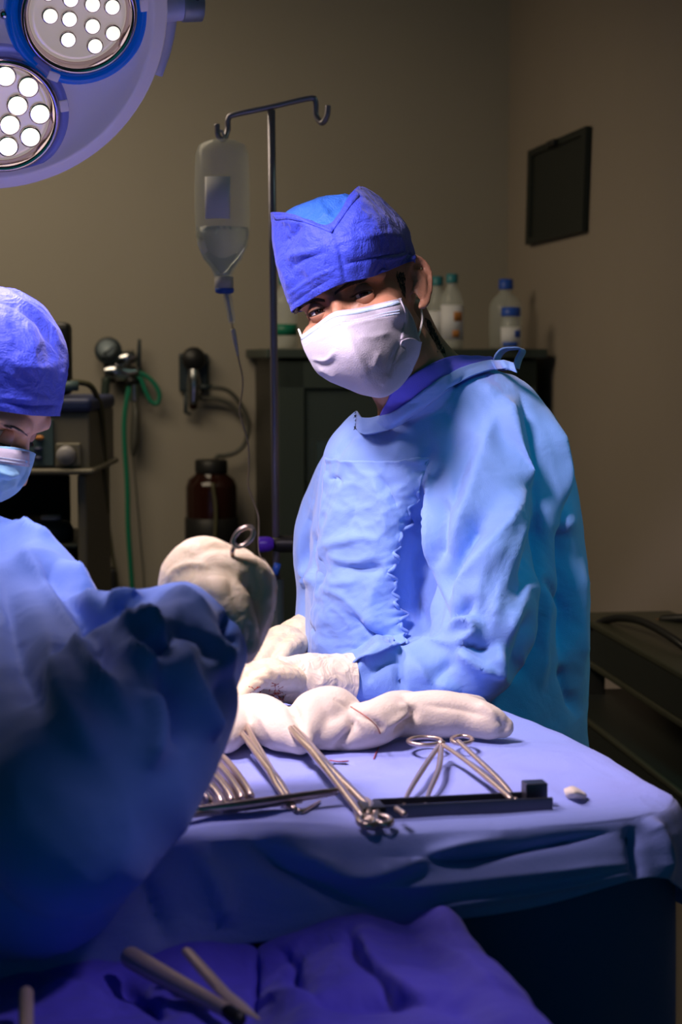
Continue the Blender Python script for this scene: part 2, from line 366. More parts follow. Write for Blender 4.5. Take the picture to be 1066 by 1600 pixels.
def eyes(root, HM, open_=1.0, gaze=(0, 0)):
    for s in (-1, 1):
        c = Vector((s*.031, -.0685, 0)); r = .0122
        mb = MB(); mb.ell(HM @ c, [r*.95]*3, n=32); eb = mb.build('eyeball', 'eye', root)
        gd = Vector((gaze[0], -1, gaze[1])).normalized()
        q = gd.to_track_quat('Z', 'Y').to_matrix().to_4x4()
        mb = MB(); mb.lathe([(0, r+.0007), (.0028, r+.0004), (.0058, r*.905+.0003), (.006, r*.87)], HM @ Matrix.Translation(c) @ q, 24); i = mb.build('iris', 'iris', eb)
        mb = MB(); mb.lathe([(0, r+.0011), (.0022, r+.0008), (.0025, r-.0003)], HM @ Matrix.Translation(c) @ q, 20); mb.build('pupil', 'pupil', eb)
        for up in (1, -1):
            G = []; lash = []
            for a in np.linspace(-1, 1, 25):
                az = a*math.radians(72); e0 = (17*open_ if up > 0 else -13*open_)*max(0, 1-a*a)**.8 - 2 + (0 if open_ > .1 else -12)
                row = []
                for k in range(9):
                    el = math.radians(e0+(up*58-e0)*k/8); rr = r+.0012+(.0006 if k == 0 else .0012 if k > 1 else .0011)
                    row.append(HM @ (c+Vector((rr*math.sin(az)*math.cos(el), -rr*math.cos(az)*math.cos(el), rr*math.sin(el)))))
                G.append(row); lash.append(row[0]+(HM.to_3x3() @ Vector((0, -.0006, 0))))
            mb = MB(); mb.grid(G); mb.build('eyelid', 'lid', root, solid=.0012)
            mb = MB(); mb.tube(lash, [.0004]+[(.0010 if up > 0 else .0005)]*23+[.0004], n=6, smooth=False)
            if up > 0:
                for k in range(2, 23, 1):
                    p = lash[k]; a = -1+2*k/24; dn = -1 if open_ < .1 else .35
                    q2 = p+HM.to_3x3() @ Vector((a*.004, -.0050, .004*dn)); mb.tube([p, (p+q2)/2+HM.to_3x3() @ Vector((0, 0, -.0008)), q2], [.0004, .0003, .0001], n=4, m=5)
            mb.build('eyelash', 'hair', root)
def brow(root, tree, pts, w_px, n=150, Yf=2.0, sgn=1):
    mb = MB(); P = catmull(np.array(pts, float), n)
    for k, p in enumerate(P):
        t = k/(n-1); wd = w_px*(.55+.9*t if sgn > 0 else 1.4-.9*t)
        for j in range(3):
            o = RNG.uniform(-1, 1)*wd*.55
            a = cast(tree, p[0], p[1]+o, .0004, Yf); T_ = P[min(k+1, n-1)]-P[max(k-1, 0)]; T_ = T_/(np.linalg.norm(T_)+1e-6)*sgn
            b = cast(tree, p[0]+T_[0]*7, p[1]+o*.6+T_[1]*7-1.5, .0012, Yf)
            mb.tube([a, b], [.00042, .00015], n=4, smooth=False)
    return mb.build('eyebrow', 'hair', root)
def torso_rows(rows, n=56, e=2.3):
    G = []
    for (y, xl, xr, Yc, b) in rows:
        ring = []
        L_, R_ = W(xl, y, Yc), W(xr, y, Yc); a = (R_.x-L_.x)/2; cx = (R_.x+L_.x)/2
        for k in range(n):
            th = 2*PI*k/n; cth, sth = math.cos(th), math.sin(th)
            ring.append((cx+a*math.copysign(abs(cth)**(2/e), cth), Yc+b*math.copysign(abs(sth)**(2/e), sth), L_.z))
        G.append(ring)
    return G
def hand(mb, Mx, side=1, curl=.5, spread=.08, s=1.0):
    """palm and five fingers; wrist at the origin, fingers along +X, palm down, thumb on side*Y"""
    def T_(p): return Mx @ Vector((p[0]*s, p[1]*s*side, p[2]*s))
    mb.tube([T_((-.03, 0, 0)), T_((0, 0, 0)), T_((.03, 0, .002))], [.026*s, .025*s, .028*s], ends='round', flat=.8)
    for k, yy in enumerate((.030, .010, -.011, -.030)):
        mb.tube([T_((.0, yy*.55, 0)), T_((.045, yy*.85, .003)), T_((.088-abs(k-1.3)*.004, yy, .002))], [.014*s, .0145*s, .0115*s], ends='round')
        L = (.072, .080, .074, .058)[k]; a = -.12; x, z = .088-abs(k-1.3)*.004, .002; y = yy; pts = [T_((x, y, z))]
        for seg, f in enumerate((.45, .31, .24)):
            a -= curl*(.75, 1.0, .7)[seg]; x += L*f*math.cos(a); z += L*f*math.sin(a); y += spread*L*f*(1.5-k)*.5; pts.append(T_((x, y, z)))
        mb.tube(pts, [.0105*s, .0098*s, .009*s, .0078*s], ends='round')
    mb.tube([T_((.012, .022, -.004)), T_((.040, .046, -.014)), T_((.068, .052, -.026)), T_((.088, .046, -.036))], [.015*s, .0135*s, .0115*s, .0095*s], ends='round')
# ---------------- surgeon
HS = head_matrix(Vector((.0257, 2.06, 1.5625)), math.radians(-21.3), math.radians(-5.3), math.radians(-20.5))
surgeon = thing('person', (.14, 2.2, 0), 'standing person in blue surgical gown, blue cap and white mask, head turned to the viewer', 'person')
mb = MB(); add_head(mb, HS)
nk = [HS @ Vector((0, .022, -.045)), HS @ Vector((.01, .034, -.09)), W(655, 625, 2.155), W(665, 690, 2.2)]
mb.tube(nk, [.052, .050, .054, .066], n=28, ends='round')
mb.tube([W(632, 495, 2.13), W(655, 550, 2.17), W(690, 602, 2.20), W(750, 650, 2.2)], [.030, .035, .045, .05], ends='round', n=20)
body_rows = [(650, 600, 800, 2.2, .07), (720, 570, 840, 2.2, .090), (820, 545, 850, 2.2, .090), (950, 545, 850, 2.2, .085), (1100, 545, 850, 2.2, .09), (1180, 540, 860, 2.2, .11)]
mb.grid(torso_rows(body_rows), True, True, True)
mb.tube([W(755, 680, 2.17), W(745, 830, 2.10), W(745, 960, 2.05), W(690, 1040, 2.0), W(560, 1062, 1.955)], [.038, .034, .030, .030, .025], ends='round')
mb.tube([W(570, 760, 2.24), W(528, 850, 2.29), W(520, 990, 2.29), W(470, 1008, 2.24)], [.030, .034, .032, .026], ends='round')
for sx in (-1, 1):
    mb.tube([Vector((.14+sx*.075, 2.2, .98)), Vector((.14+sx*.085, 2.19, .52)), Vector((.14+sx*.09, 2.21, .10))], [.078, .052, .036], ends='round', n=20)
me = fuse(mb, .0032, 3); shape_face(me, HS)
sculpt(me, [([(643,424),(651,438),(648,452),(645,466)], -.0055, 5), ([(650,411),(662,422),(665,448),(656,478)], .0018, 3), ([(640,470),(645,480)], -.002, 3)])
body = link('body', me, 'skin', surgeon); T1 = bvh(me)
eyes(surgeon, HS, .85, (.30, .02))
brow(surgeon, T1, [(523, 459), (531, 453), (542, 446), (556, 440), (568, 436)], 6, 110, 1.98, 1)
brow(surgeon, T1, [(508, 470), (495, 469), (482, 472), (470, 479), (464, 486)], 6, 110, 1.98, 1)
# hair at the temple and nape
def hit(tree, x, y, off):
    o, d = ray(x, y); h, n, k, t = tree.ray_cast(o, d); return None if h is None else h-d*off
for poly, n in (([(618, 424), (634, 424), (633, 462), (628, 452)], 110), ([(664, 496), (672, 500), (696, 548), (684, 545)], 260)):
    mb = MB()
    for k in range(n):
        u, v = RNG.uniform(), RNG.uniform(); a_ = [poly[0][q_]*(1-u)+poly[1][q_]*u for q_ in (0, 1)]; b_ = [poly[3][q_]*(1-u)+poly[2][q_]*u for q_ in (0, 1)]
        x, y = a_[0]*(1-v)+b_[0]*v, a_[1]*(1-v)+b_[1]*v
        p = hit(T1, x, y, .0004); q = hit(T1, x+RNG.uniform(-1, 2), y+RNG.uniform(4, 8), .0006)
        if p and q: mb.tube([p, q], [.00055, .0002], n=4, smooth=False)
    mb.build('hair', 'hair', surgeon)
# shoes and trousers
for sx in (-1, 1):
    mb = MB(); mb.tube([Vector((.14+sx*.09, 2.25, .045)), Vector((.14+sx*.09, 2.17, .05)), Vector((.135+sx*.10, 2.06, .035))], [.036, .040, .034], ends='round', n=20); mb.build('shoe', 'white', surgeon)
    mb = MB(); mb.tube([Vector((.14+sx*.075, 2.2, .95)), Vector((.14+sx*.085, 2.19, .5)), Vector((.14+sx*.09, 2.21, .09))], [.092, .075, .062], n=24); mb.build('trouser_leg', 'scrub', surgeon)
# gown
gr = [(585, 700, 800, 2.20, .05), (603, 640, 826, 2.20, .085), (640, 560, 855, 2.20, .115), (690, 513, 880, 2.20, .135), (740, 501, 893, 2.20, .145), (800, 492, 905, 2.20, .150),
      (860, 480, 912, 2.20, .150), (950, 479, 917, 2.20, .150), (1050, 482, 918, 2.20, .155), (1150, 484, 917, 2.20, .16), (1300, 470, 930, 2.20, .17), (1900, 440, 960, 2.20, .20)]
mb = MB(); mb.surf(torso_rows(gr, e=2.25), 90, 72, True, cap0=True, cap1=True)
mb.tube([W(752, 632, 2.19), W(748, 690, 2.15), W(742, 760, 2.10), W(742, 850, 2.055), W(755, 930, 2.03), W(752, 990, 2.0), W(715, 1050, 1.985), W(650, 1066, 1.97), W(600, 1066, 1.96), W(560, 1066, 1.955)],
        [.048, .060, .064, .066, .066, .062, .052, .044, .037, .029], n=36, m=60, ends='round')
mb.tube([W(557, 716, 2.22), W(518, 790, 2.26), W(505, 860, 2.27), W(508, 930, 2.27), W(500, 990, 2.26)], [.042, .040, .040, .038, .034], n=28, m=30, ends='round')
me = fuse(mb, .0045, 10)
rumple(me, .0030, 12, 3); wrinkle(me, .0014, 22, -1.1, 5, 9)
def cr(pts): return [(440+.469*x, 540+.469*y) for x, y in pts]
S = []
# sleeve front edge against the chest and the shadow gap beside it
S += [(cr([(500, 330), (470, 470), (440, 620), (410, 780), (415, 990)]), -0.0198, 12), (cr([(455, 480), (430, 640), (440, 800), (470, 970)]), -0.0374, 17), (cr([(430, 560), (440, 700), (450, 880), (490, 980)]), -0.0220, 16)]
S += [(cr([(500, 380), (478, 470), (490, 600), (488, 740), (520, 860)]), 0.0210, 9)]
S += [(cr([(530, 500), (535, 600), (500, 740)]), -0.0140, 9), (cr([(560, 930), (500, 820), (490, 700)]), -0.0105, 8)]
# diagonal pulls
S += [(cr([(735, 170), (760, 260), (800, 400), (805, 480)]), 0.0175, 14), (cr([(800, 470), (740, 590), (670, 680), (600, 780), (580, 880)]), 0.0245, 15, 22)]
S += [(cr([(720, 200), (650, 380), (600, 560), (560, 700)]), 0.0123, 20), (cr([(660, 300), (600, 420), (560, 560)]), -0.0140, 20)]
S += [(cr([(700, 560), (640, 640), (580, 740), (545, 860)]), -0.0245, 22), (cr([(740, 640), (680, 760), (640, 900)]), 0.0105, 18)]
S += [(cr([(800, 560), (770, 680), (720, 840), (700, 980)]), 0.0105, 16), (cr([(830, 760), (790, 860), (740, 1000)]), 0.0140, 14), (cr([(850, 560), (820, 740), (770, 900)]), -0.0140, 12)]
# elbow gathers
S += [(cr([(555, 940), (600, 915), (640, 940), (625, 975), (575, 990)]), 0.0175, 8), (cr([(560, 915), (610, 890), (640, 850)]), -0.0140, 7), (cr([(590, 1010), (640, 1060), (700, 1095)]), 0.0175, 12), (cr([(600, 985), (660, 1010), (720, 1010)]), -0.0140, 9), (cr([(690, 1000), (720, 1060), (700, 1110)]), 0.0175, 14)]
S += [(cr([(240, 1100), (300, 1040), (370, 1000), (470, 985), (580, 990)]), 0.0123, 8), (cr([(260, 1120), (330, 1060), (400, 1030)]), -0.0088, 7), (cr([(400, 1010), (396, 1080), (402, 1160)]), -0.0105, 5), (cr([(430, 1040), (500, 1120), (600, 1150)]), 0.0088, 10), (cr([(590, 1040), (520, 1100), (500, 1150)]), -0.0070, 9)]
# back of the gown
S += [(cr([(790, 120), (830, 300), (850, 560), (850, 740)]), -0.0070, 7), (cr([(870, 200), (920, 380), (950, 560), (945, 640)]), 0.0175, 12), (cr([(960, 420), (945, 600), (952, 850), (930, 1060)]), -0.0210, 9), (cr([(860, 770), (900, 820), (950, 870)]), -0.0105, 7), (cr([(850, 740), (880, 830), (870, 1000), (860, 1150)]), 0.0105, 14), (cr([(820, 880), (800, 1000), (760, 1120)]), -0.0105, 14), (cr([(930, 1060), (960, 1140), (990, 1237)]), -0.0140, 9), (cr([(1000, 700), (990, 900), (1000, 1100)]), 0.0105, 14)]
# shoulder and left flank
S += [(cr([(560, 150), (640, 130), (730, 170)]), .006, 14), (cr([(520, 200), (580, 260), (560, 400)]), -.005, 14), (cr([(150, 330), (130, 500), (70, 650), (68, 760)]), .006, 10), (cr([(115, 620), (90, 700), (110, 780)]), -.012, 6), (cr([(60, 745), (90, 770), (70, 800)]), .010, 7), (cr([(240, 300), (200, 340), (180, 380)]), -.004, 6), (cr([(230, 330), (290, 300), (330, 320)]), .003, 6)]
sculpt(me, S)
clear(me, T1, .004)
# cut the neck opening along the collar
NC = catmull([(530, 680), (556, 668), (588, 663), (620, 653), (652, 632), (690, 603), (724, 583), (760, 571), (790, 566)], 80)
bm = bmesh.new(); bm.from_mesh(me); cc_, _n = arr(me); pp = proj(cc_)
bad = (pp[:, 0] > 557) & (pp[:, 0] < 778) & (pp[:, 1] < np.interp(pp[:, 0], NC[:, 0], NC[:, 1])) 
bm.verts.ensure_lookup_table(); bmesh.ops.delete(bm, geom=[bm.verts[i] for i in np.nonzero(bad)[0]], context='VERTS'); bm.to_mesh(me); bm.free()
gown = link('gown', me, 'gown', surgeon, subd=0); TG = bvh(me)
# front panel lying over the chest
co_rows = []
Lp = [(512, 716), (505, 770), (500, 830), (496, 890), (488, 950), (486, 1010), (486, 1060)]
Rp = [(673, 713), (652, 775), (632, 830), (616, 880), (617, 925), (629, 965), (633, 1005)]
nr, nc = 120, 90; Lc, Rc = catmull(Lp, nr), catmull(Rp, nr); G = []
for i in range(nr):
    row = []; v = i/(nr-1)
    for j in range(nc):
        u = j/(nc-1); p = Lc[i]*(1-u)+Rc[i]*u; x, y = p[0]-((4*math.sin(v*60)+3*math.sin(v*37))*max(0, u-.90)/.10*(v > .12)), p[1]+6*math.sin(u*PI)*(1-v)-0*u
        off = .010-.004*(1-u)+.0022*math.sin(v*95+u*3+2*math.sin(v*23))*max(0, (u-.85)/.15)**1.5
        if v < .02: off += .002
        row.append(cast(TG, x, y, off, 2.06))
    G.append(row)
A = np.array([[tuple(p) for p in r] for r in G])
for _ in range(8):
    B = A.copy(); B[1:-1, 1:-1] = (A[:-2, 1:-1]+A[2:, 1:-1]+A[1:-1, :-2]+A[1:-1, 2:]+2*A[1:-1, 1:-1])/6; A[:, :78] = B[:, :78]
mb = MB(); mb.grid(A); me = mb.mesh('gown_front_panel')
co, no = arr(me)
if (no[:, 1]).mean() > 0: me.flip_normals(); me.update()
S = [(cr([(130, 385), (250, 368), (380, 375), (480, 392)]), .004, 5), (cr([(120, 670), (200, 655), (270, 640), (330, 650)]), .0045, 8), (cr([(180, 730), (260, 745), (350, 740)]), -.006, 9), (cr([(150, 700), (230, 720), (330, 700)]), .004, 8),
     (cr([(330, 430), (370, 500), (390, 540)]), -.005, 6), (cr([(300, 420), (340, 540), (350, 640)]), .004, 10), (cr([(110, 800), (200, 830), (280, 900), (350, 960)]), .005, 10), (cr([(240, 890), (300, 950), (370, 975)]), -.005, 6), (cr([(100, 700), (140, 760), (110, 830)]), -.006, 9),
     (cr([(160, 450), (190, 440), (200, 470)]), -.004, 4), (cr([(330, 760), (300, 860), (330, 960)]), .004, 12), (cr([(150, 860), (130, 950), (160, 1040)]), .004, 12), (cr([(90, 930), (120, 960)]), -.005, 5), (cr([(200, 500), (170, 580), (140, 640)]), .003, 10), (cr([(250, 480), (240, 560), (200, 640)]), -.003, 10), (cr([(270, 780), (200, 790), (120, 780)]), .004, 9)]
sculpt(me, S); wrinkle(me, .0022, 30, -1.0, 3.5, 5); wrinkle(me, .0012, 60, .4, 3, 6)
link('gown_front_panel', me, 'gown', surgeon, solid=.0018)
# ruffled hem of the panel
ed = []
for i in range(0, nr, 1):
    v = i/(nr-1)
    if v < .14: continue
    p = Vector(A[i, -1]); ed.append(p+Vector((.002*math.sin(v*110), -.002-.002*math.cos(v*83), 0)))
mb = MB(); mb.tube(ed, .0022, n=8, m=len(ed)*2); mb.build('ruffle', 'gown', surgeon)
# scrub shirt showing in the neckline
mb = MB()
mb.surf(pxpatch([[(589, 658, 2.085), (603, 631, 2.065), (616, 608, 2.055), (651, 582, 2.070), (696, 559, 2.105), (736, 556, 2.160), (766, 558, 2.220)],
                 [(604, 668, 2.080), (622, 654, 2.057), (645, 636, 2.050), (682, 609, 2.065), (722, 585, 2.105), (760, 571, 2.160), (790, 572, 2.220)],
                 [(606, 672, 2.09), (626, 660, 2.07), (650, 642, 2.07), (686, 616, 2.08), (726, 592, 2.12), (764, 578, 2.21), (792, 579, 2.27)]]), 24, 50)
me = mb.mesh('s'); co, no = arr(me)
if no[:, 1].mean() > 0: me.flip_normals(); me.update()
clear(me, T1, .004); rumple(me, .001, 40, 3); TS = bvh(me); link('scrub_shirt', me, 'scrub', surgeon, solid=.002)
# collar band
up = [(557, 642), (566, 653), (586, 652), (612, 645), (645, 624), (682, 596), (715, 577), (750, 566), (780, 563), (803, 568)]
lo = [(556, 664), (566, 677), (590, 675), (622, 665), (656, 642), (694, 612), (727, 591), (760, 579), (786, 575), (808, 582)]
uu, ll = catmull(np.array(up, float), 90), catmull(np.array(lo, float), 90); G = []
for f in (0, .25, .5, .75, .95, 1.05):
    row = []
    for a_, b_ in zip(uu, ll):
        base_ = cast(TG, b_[0]+1, b_[1]+6, .011, 2.1); x, y = a_*(1-f)+b_*f
        row.append(tuple(W(x, y, base_.y+.010*(1-f)-.003*math.sin(PI*min(f, 1)))))
    G.append(row)
A2 = np.array(G)
for _ in range(5): A2[:, 1:-1] = (A2[:, :-2]+A2[:, 2:]+2*A2[:, 1:-1])/4
mb = MB(); mb.surf(A2, 16, 120); me = mb.mesh('c'); rumple(me, .0012, 45, 2); clear(me, TG, .003); clear(me, TS, .004); relax(me, 2)
link('collar', me, 'gown', surgeon, solid=.003)
# tie loop on the shoulder
mb = MB()
lp = [(776, 573, 2.20), (772, 560, 2.19), (782, 546, 2.19), (798, 543, 2.20), (812, 545, 2.21), (806, 560, 2.22), (802, 574, 2.22)]
mb.surf([[tuple(W(x, y, Y-.008)) for x, y, Y in lp], [tuple(W(x+9, y+3, Y+.012)) for x, y, Y in lp]], 5, 40); mb.build('tie_loop', 'gown', surgeon, solid=.002)
# cap
def ringpx(f): return [tuple(W(*p)) for p in f]
cb = [
 [(457,488,2.03),(488,467,1.985),(533,444,1.957),(585,431,1.972),(640,409,2.05),(643,416,2.13),(600,440,2.17),(500,478,2.14)],
 [(449,466,2.03),(482,445,1.980),(529,420,1.950),(585,408,1.966),(639,394,2.05),(643,400,2.14),(600,420,2.18),(495,456,2.15)],
 [(438,430,2.03),(474,408,1.974),(524,392,1.945),(585,380,1.960),(634,374,2.05),(638,380,2.15),(600,390,2.19),(485,420,2.16)],
 [(428,380,2.04),(466,370,1.976),(519,368,1.948),(580,340,1.968),(622,348,2.055),(630,352,2.15),(590,360,2.18),(480,380,2.16)],
 [(425,333,2.05),(456,334,1.985),(514,351,1.962),(548,303,1.990),(567,293,2.060),(600,318,2.13),(560,322,2.16),(475,350,2.15)]]
mb = MB(); mb.surf([ringpx(r) for r in cb], 60, 120, True); me = mb.mesh('cap'); sculpt(me, [
 ([(513,350),(522,380),(530,420),(535,445)], .0022, 3), ([(519,352),(528,382),(536,420),(541,443)], -.002, 3),
 ([(450,400),(475,395),(505,398)], .004, 6), ([(440,385),(462,362),(470,345)], -.004, 7), ([(455,420),(480,402),(510,395)], -.0035, 5), ([(430,400),(445,425),(455,460)], .002, 5),
 ([(436,345),(470,350),(510,362)], .0025, 5), ([(453,478),(485,455),(520,434)], -.0015, 3), ([(450,462),(480,440),(530,415)], .0018, 3), ([(585,405),(620,402),(640,392)], .002, 3), ([(535,414),(585,402),(636,396)], -.0018, 3), ([(560,372),(600,366),(630,378)], .003, 9), ([(545,360),(560,330),(570,305)], .002, 10)])
wrinkle(me, .0012, 55, -.5, 3, 1); clear(me, T1, .004); link('cap_brim', me, 'cap', surgeon, solid=.0015); TB = bvh(me)
# folded edge tape on the brim
for a_, b_ in (([(426,334,2.048),(450,333,1.985),(482,341,1.965),(512,353,1.958)], 1), ([(513,354,1.958),(530,330,1.972),(545,309,1.986),(557,297,2.02)], 1)):
    pc = catmull(np.array([q_[:2] for q_ in a_], float), 40); rows = [[tuple(cast(TB, x+dx, y+dy, .0022, 2.0)) for x, y in pc] for dx, dy in ((1, 3), (3, 6), (5, 10))]
    mb = MB(); mb.grid(rows); mb.build('cap_edge_tape', 'cap', surgeon, solid=.0015)
cc = [
 [(436,400,2.04),(470,390,1.99),(520,380,1.965),(585,370,1.975),(628,370,2.05),(635,380,2.14),(590,390,2.17),(490,400,2.15)],
 [(436,350,2.05),(468,338,2.015),(518,342,1.995),(570,330,2.005),(606,335,2.055),(612,340,2.13),(580,345,2.16),(490,355,2.15)],
 [(455,327,2.06),(478,318,2.03),(515,316,2.015),(552,312,2.02),(580,318,2.06),(584,322,2.12),(560,326,2.14),(500,330,2.13)],
 [(495,310,2.06),(505,307,2.04),(520,305,2.03),(538,303,2.03),(548,306,2.06),(550,308,2.09),(535,310,2.10),(510,311,2.09)]]
mb = MB(); mb.surf([ringpx(r) for r in cc], 40, 80, True, cap1=True); me = mb.mesh('cap'); sculpt(me, [([(498,308),(503,325),(514,348)], .003, 3), ([(455,335),(480,322),(500,318)], .002, 5), ([(515,335),(530,320),(540,306)], -.003, 5)]); rumple(me, .0015, 40, 4)
link('cap_crown', me, 'capc', surgeon)
# mask
mr = [[(470,525,2.005),(495,507,1.965),(522,488,1.944),(560,482,1.955),(598,473,1.985),(627,466,2.025)],
      [(473,540,1.995),(500,530,1.945),(533,518,1.918),(572,511,1.930),(610,500,1.972),(638,492,2.022)],
      [(483,561,1.985),(508,556,1.938),(548,552,1.904),(588,545,1.922),(626,537,1.972),(656,531,2.022)],
      [(496,582,1.985),(521,585,1.945),(562,586,1.915),(602,580,1.933),(632,567,1.980),(652,556,2.025)],
      [(516,596,1.995),(542,606,1.970),(572,616,1.945),(600,618,1.950),(626,602,1.990),(643,582,2.035)],
      [(522,597,2.02),(546,607,2.00),(575,616,1.985),(602,617,1.99),(624,603,2.02),(638,585,2.05)]]
mb = MB(); mb.surf(pxpatch(mr), 110, 120); me = mb.mesh('mask'); co, no = arr(me)
if no[:, 1].mean() > 0: me.flip_normals(); me.update()
def mz(p): return [(400+.3002*x, 270+.3003*y) for x, y in p]
clear(me, T1, .005); relax(me, 30); clear(me, T1, .003); relax(me, 4); sculpt(me, [(mz([(290,965),(360,975),(400,950),(415,915)]), 0.00210, 4), (mz([(300,985),(370,1000),(420,970)]), -0.00126, 5), (mz([(330,1015),(380,1045),(430,1060)]), 0.00182, 4), (mz([(340,1040),(390,1065)]), -0.00105, 4),
 (mz([(640,930),(620,980),(610,1020)]), 0.00154, 5), (mz([(690,1050),(670,1080),(650,1110)]), 0.00140, 5), (mz([(480,850),(530,960),(600,1110)]), 0.00126, 8), (mz([(520,860),(600,860),(700,830)]), 0.00175, 7), 
 (mz([(760,870),(720,960),(690,1060)]), -0.00126, 5), (mz([(560,940),(590,1020),(610,1090)]), -0.00084, 8), (mz([(300,880),(420,830),(520,790),(740,740)]), 0.00084, 2.5), (mz([(280,860),(420,800),(520,760),(740,710)]), -0.00084, 2.5), (mz([(400,760),(430,860),(440,960)]), -0.00070, 9)])
rumple(me, .0003, 60, 8); mask = link('mask', me, 'mask', surgeon, solid=.0012)
TMk = bvh(me)
mb = MB()
top = catmull([(471,527),(495,510),(522,491),(560,485),(598,476),(626,470)], 60)
mb.grid([[tuple(cast(TMk, x, y+o, .0016, 1.99)) for x, y in top] for o in (-1, 2, 5)]); mb.build('mask_edge_band', 'mask_edge', mask, solid=.0005)
# stitch dots
mb = MB()
for o in (10, 14):
    st = catmull([(476,527),(498,512),(524,495),(560,489),(598,480),(624,475)], 70)
    for x, y in st: mb.ell(cast(TMk, x, y+o, .0010, 1.99), (.0007,)*3, n=6)
mb.build('mask_stitching', 'mask_edge', mask)
# mask side pleat and fold
mb = MB(); mb.surf(pxpatch([[(625,467,2.016),(629,472,2.02)],[(633,492,2.010),(645,497,2.016)],[(626,530,1.985),(656,531,2.014)]]), 20, 8); mx_ = mb.mesh('m'); clear(mx_, T1, .005); clear(mx_, TMk, .002); link('mask_side_strip', mx_, 'mask', mask, solid=.0015)
mb = MB(); mb.surf(pxpatch([[(628,532,1.972),(642,528,1.99),(659,534,2.012)],[(620,552,1.97),(640,550,1.99),(654,556,2.02)],[(612,580,1.962),(628,578,1.98),(643,580,2.022)]]), 20, 14); mx_ = mb.mesh('m'); clear(mx_, TMk, .003); link('mask_pleat', mx_, 'mask', mask, solid=.0015)
for lp_ in ([(628,469,2.018),(631,450,2.03),(635,425,2.045),(640,414,2.055)], [(652,531,2.012),(657,515,2.03),(660,498,2.055),(658,482,2.075)], [(471,526,2.003),(469,520,2.02),(467,515,2.05)]):
    mb = MB(); mb.tube([W(*q_) for q_ in lp_], .0014, n=8); mb.build('ear_loop', 'strap', surgeon)
'''mb = MB(); mb.tube([W(628,469,2.018), W(631,450,2.03), W(635,425,2.045), W(640,414,2.06)], .0014, n=8); mb.tube([W(652,531,2.016), W(657,515,2.04), W(660,498,2.07), W(658,482,2.085)], .0014, n=8)
mb.tube([W(471,526,2.003), W(469,520,2.02), W(467,515,2.05)], .0014, n=8); '''
# gloved hands of the surgeon
def basis(x, z):   # matrix with +X along x, +Z near z
    x = Vector(x).normalized(); y = Vector(z).cross(x).normalized(); z = x.cross(y)
    return Matrix((x, y, z)).transposed()
def place(p, x, z): return Matrix.Translation(p) @ basis(x, z).to_4x4()
mb = MB(); w0 = W(450, 1062, 1.93); dirx = (W(372, 1058, 1.86)-w0)
hand(mb, place(w0, dirx, (0, .0, 1)), -1, .35)
mb.tube([W(475, 1062, 1.935), W(440, 1060, 1.925)], [.025, .024], m=4, n=20)
me = fuse(mb, .0025, 3); rumple(me, .0012, 60, 2)
sculpt(me, [([(405,1040),(425,1050),(440,1058)], .002, 4), ([(385,1060),(410,1062),(430,1075)], -.002, 4)])
gl = link('glove', me, 'glove', surgeon)
mb = MB(); G = [];
cu = [(436,1062,1.925,.0265),(452,1062,1.93,.0275),(470,1062,1.935,.029),(495,1062,1.94,.0295),(520,1062,1.945,.0295),(540,1062,1.95,.030),(549,1062,1.952,.0305)]
mb.tube([W(*c[:3]) for c in cu], [c[3] for c in cu], n=40, m=60, flat=1.0); me = mb.mesh('c'); rumple(me, .003, 45, 7)
sculpt(me, [([(452,1035),(446,1060),(440,1092)], .0025, 3), ([(462,1037),(455,1060),(452,1092)], -.002, 3), ([(500,1040),(505,1065),(498,1090)], .0022, 5), ([(520,1038),(530,1060),(522,1090)], -.002, 5)])
link('glove_cuff', me, 'glove_cuff', gl)
mb = MB()
for k in range(40):
    x = RNG.uniform(384, 446); y = 1082+RNG.uniform(-16, 9); a = RNG.uniform(0, PI)
    if k > 26: x = 428+RNG.uniform(0, 18); y = 1086+RNG.uniform(-6, 6)
    p = cast(bvh(gl.data) if k == 0 else TGl, x, y, .0004, 1.9) if k else None
    if k == 0: TGl = bvh(gl.data); continue
    q = cast(TGl, x+9*math.cos(a), y+7*math.sin(a), .0004, 1.9); mb.tube([p, q], [.0006, .0003], n=5, smooth=False)
mb.build('blood_trace', 'blood', gl)
mb = MB(); w0 = W(458, 1002, 2.22)
hand(mb, place(w0, W(400, 1015, 2.12)-w0, (0, -.2, 1)), -1, .5)
mb.tube([W(500, 1000, 2.26), W(478, 998, 2.245), W(455, 1002, 2.22)], [.036, .034, .028], n=20)
me = fuse(mb, .0028, 3); rumple(me, .0015, 50, 3); link('glove', me, 'glove', surgeon)
# ---------------- assistant (foreground left)
HA = head_matrix(Vector((0, 0, 0)), math.radians(77), math.radians(40), math.radians(-3))
HA = Matrix.Translation(W(14, 691, 1.795)-(HA @ Vector((-.031, -.081, 0)))) @ HA
asst = thing('person', (-.52, 1.72, 0), 'person at the left edge in blue gown and bouffant cap, looking down, gloved hand raised', 'person')
mb = MB(); add_head(mb, HA)
mb.tube([HA @ Vector((0, .03, -.04)), HA @ Vector((0, .05, -.10)), W(-150, 900, 1.8), W(-170, 980, 1.8)], [.052, .05, .052, .06], n=24, ends='round')
ar = [(860, -290, -60, 1.78, .06), (920, -330, -10, 1.76, .09), (1000, -340, 10, 1.76, .11), (1150, -330, 0, 1.75, .11), (1400, -330, 0, 1.74, .12), (1500, -320, -10, 1.74, .11)]
mb.grid(torso_rows(ar), True, True, True)
mb.tube([W(-40, 930, 1.68), W(60, 1090, 1.43), W(120, 1240, 1.26)], [.032, .034, .034], ends='round'); mb.tube([W(120, 1240, 1.26), W(220, 1120, 1.34), W(320, 960, 1.48)], [.04, .038, .026], ends='round')
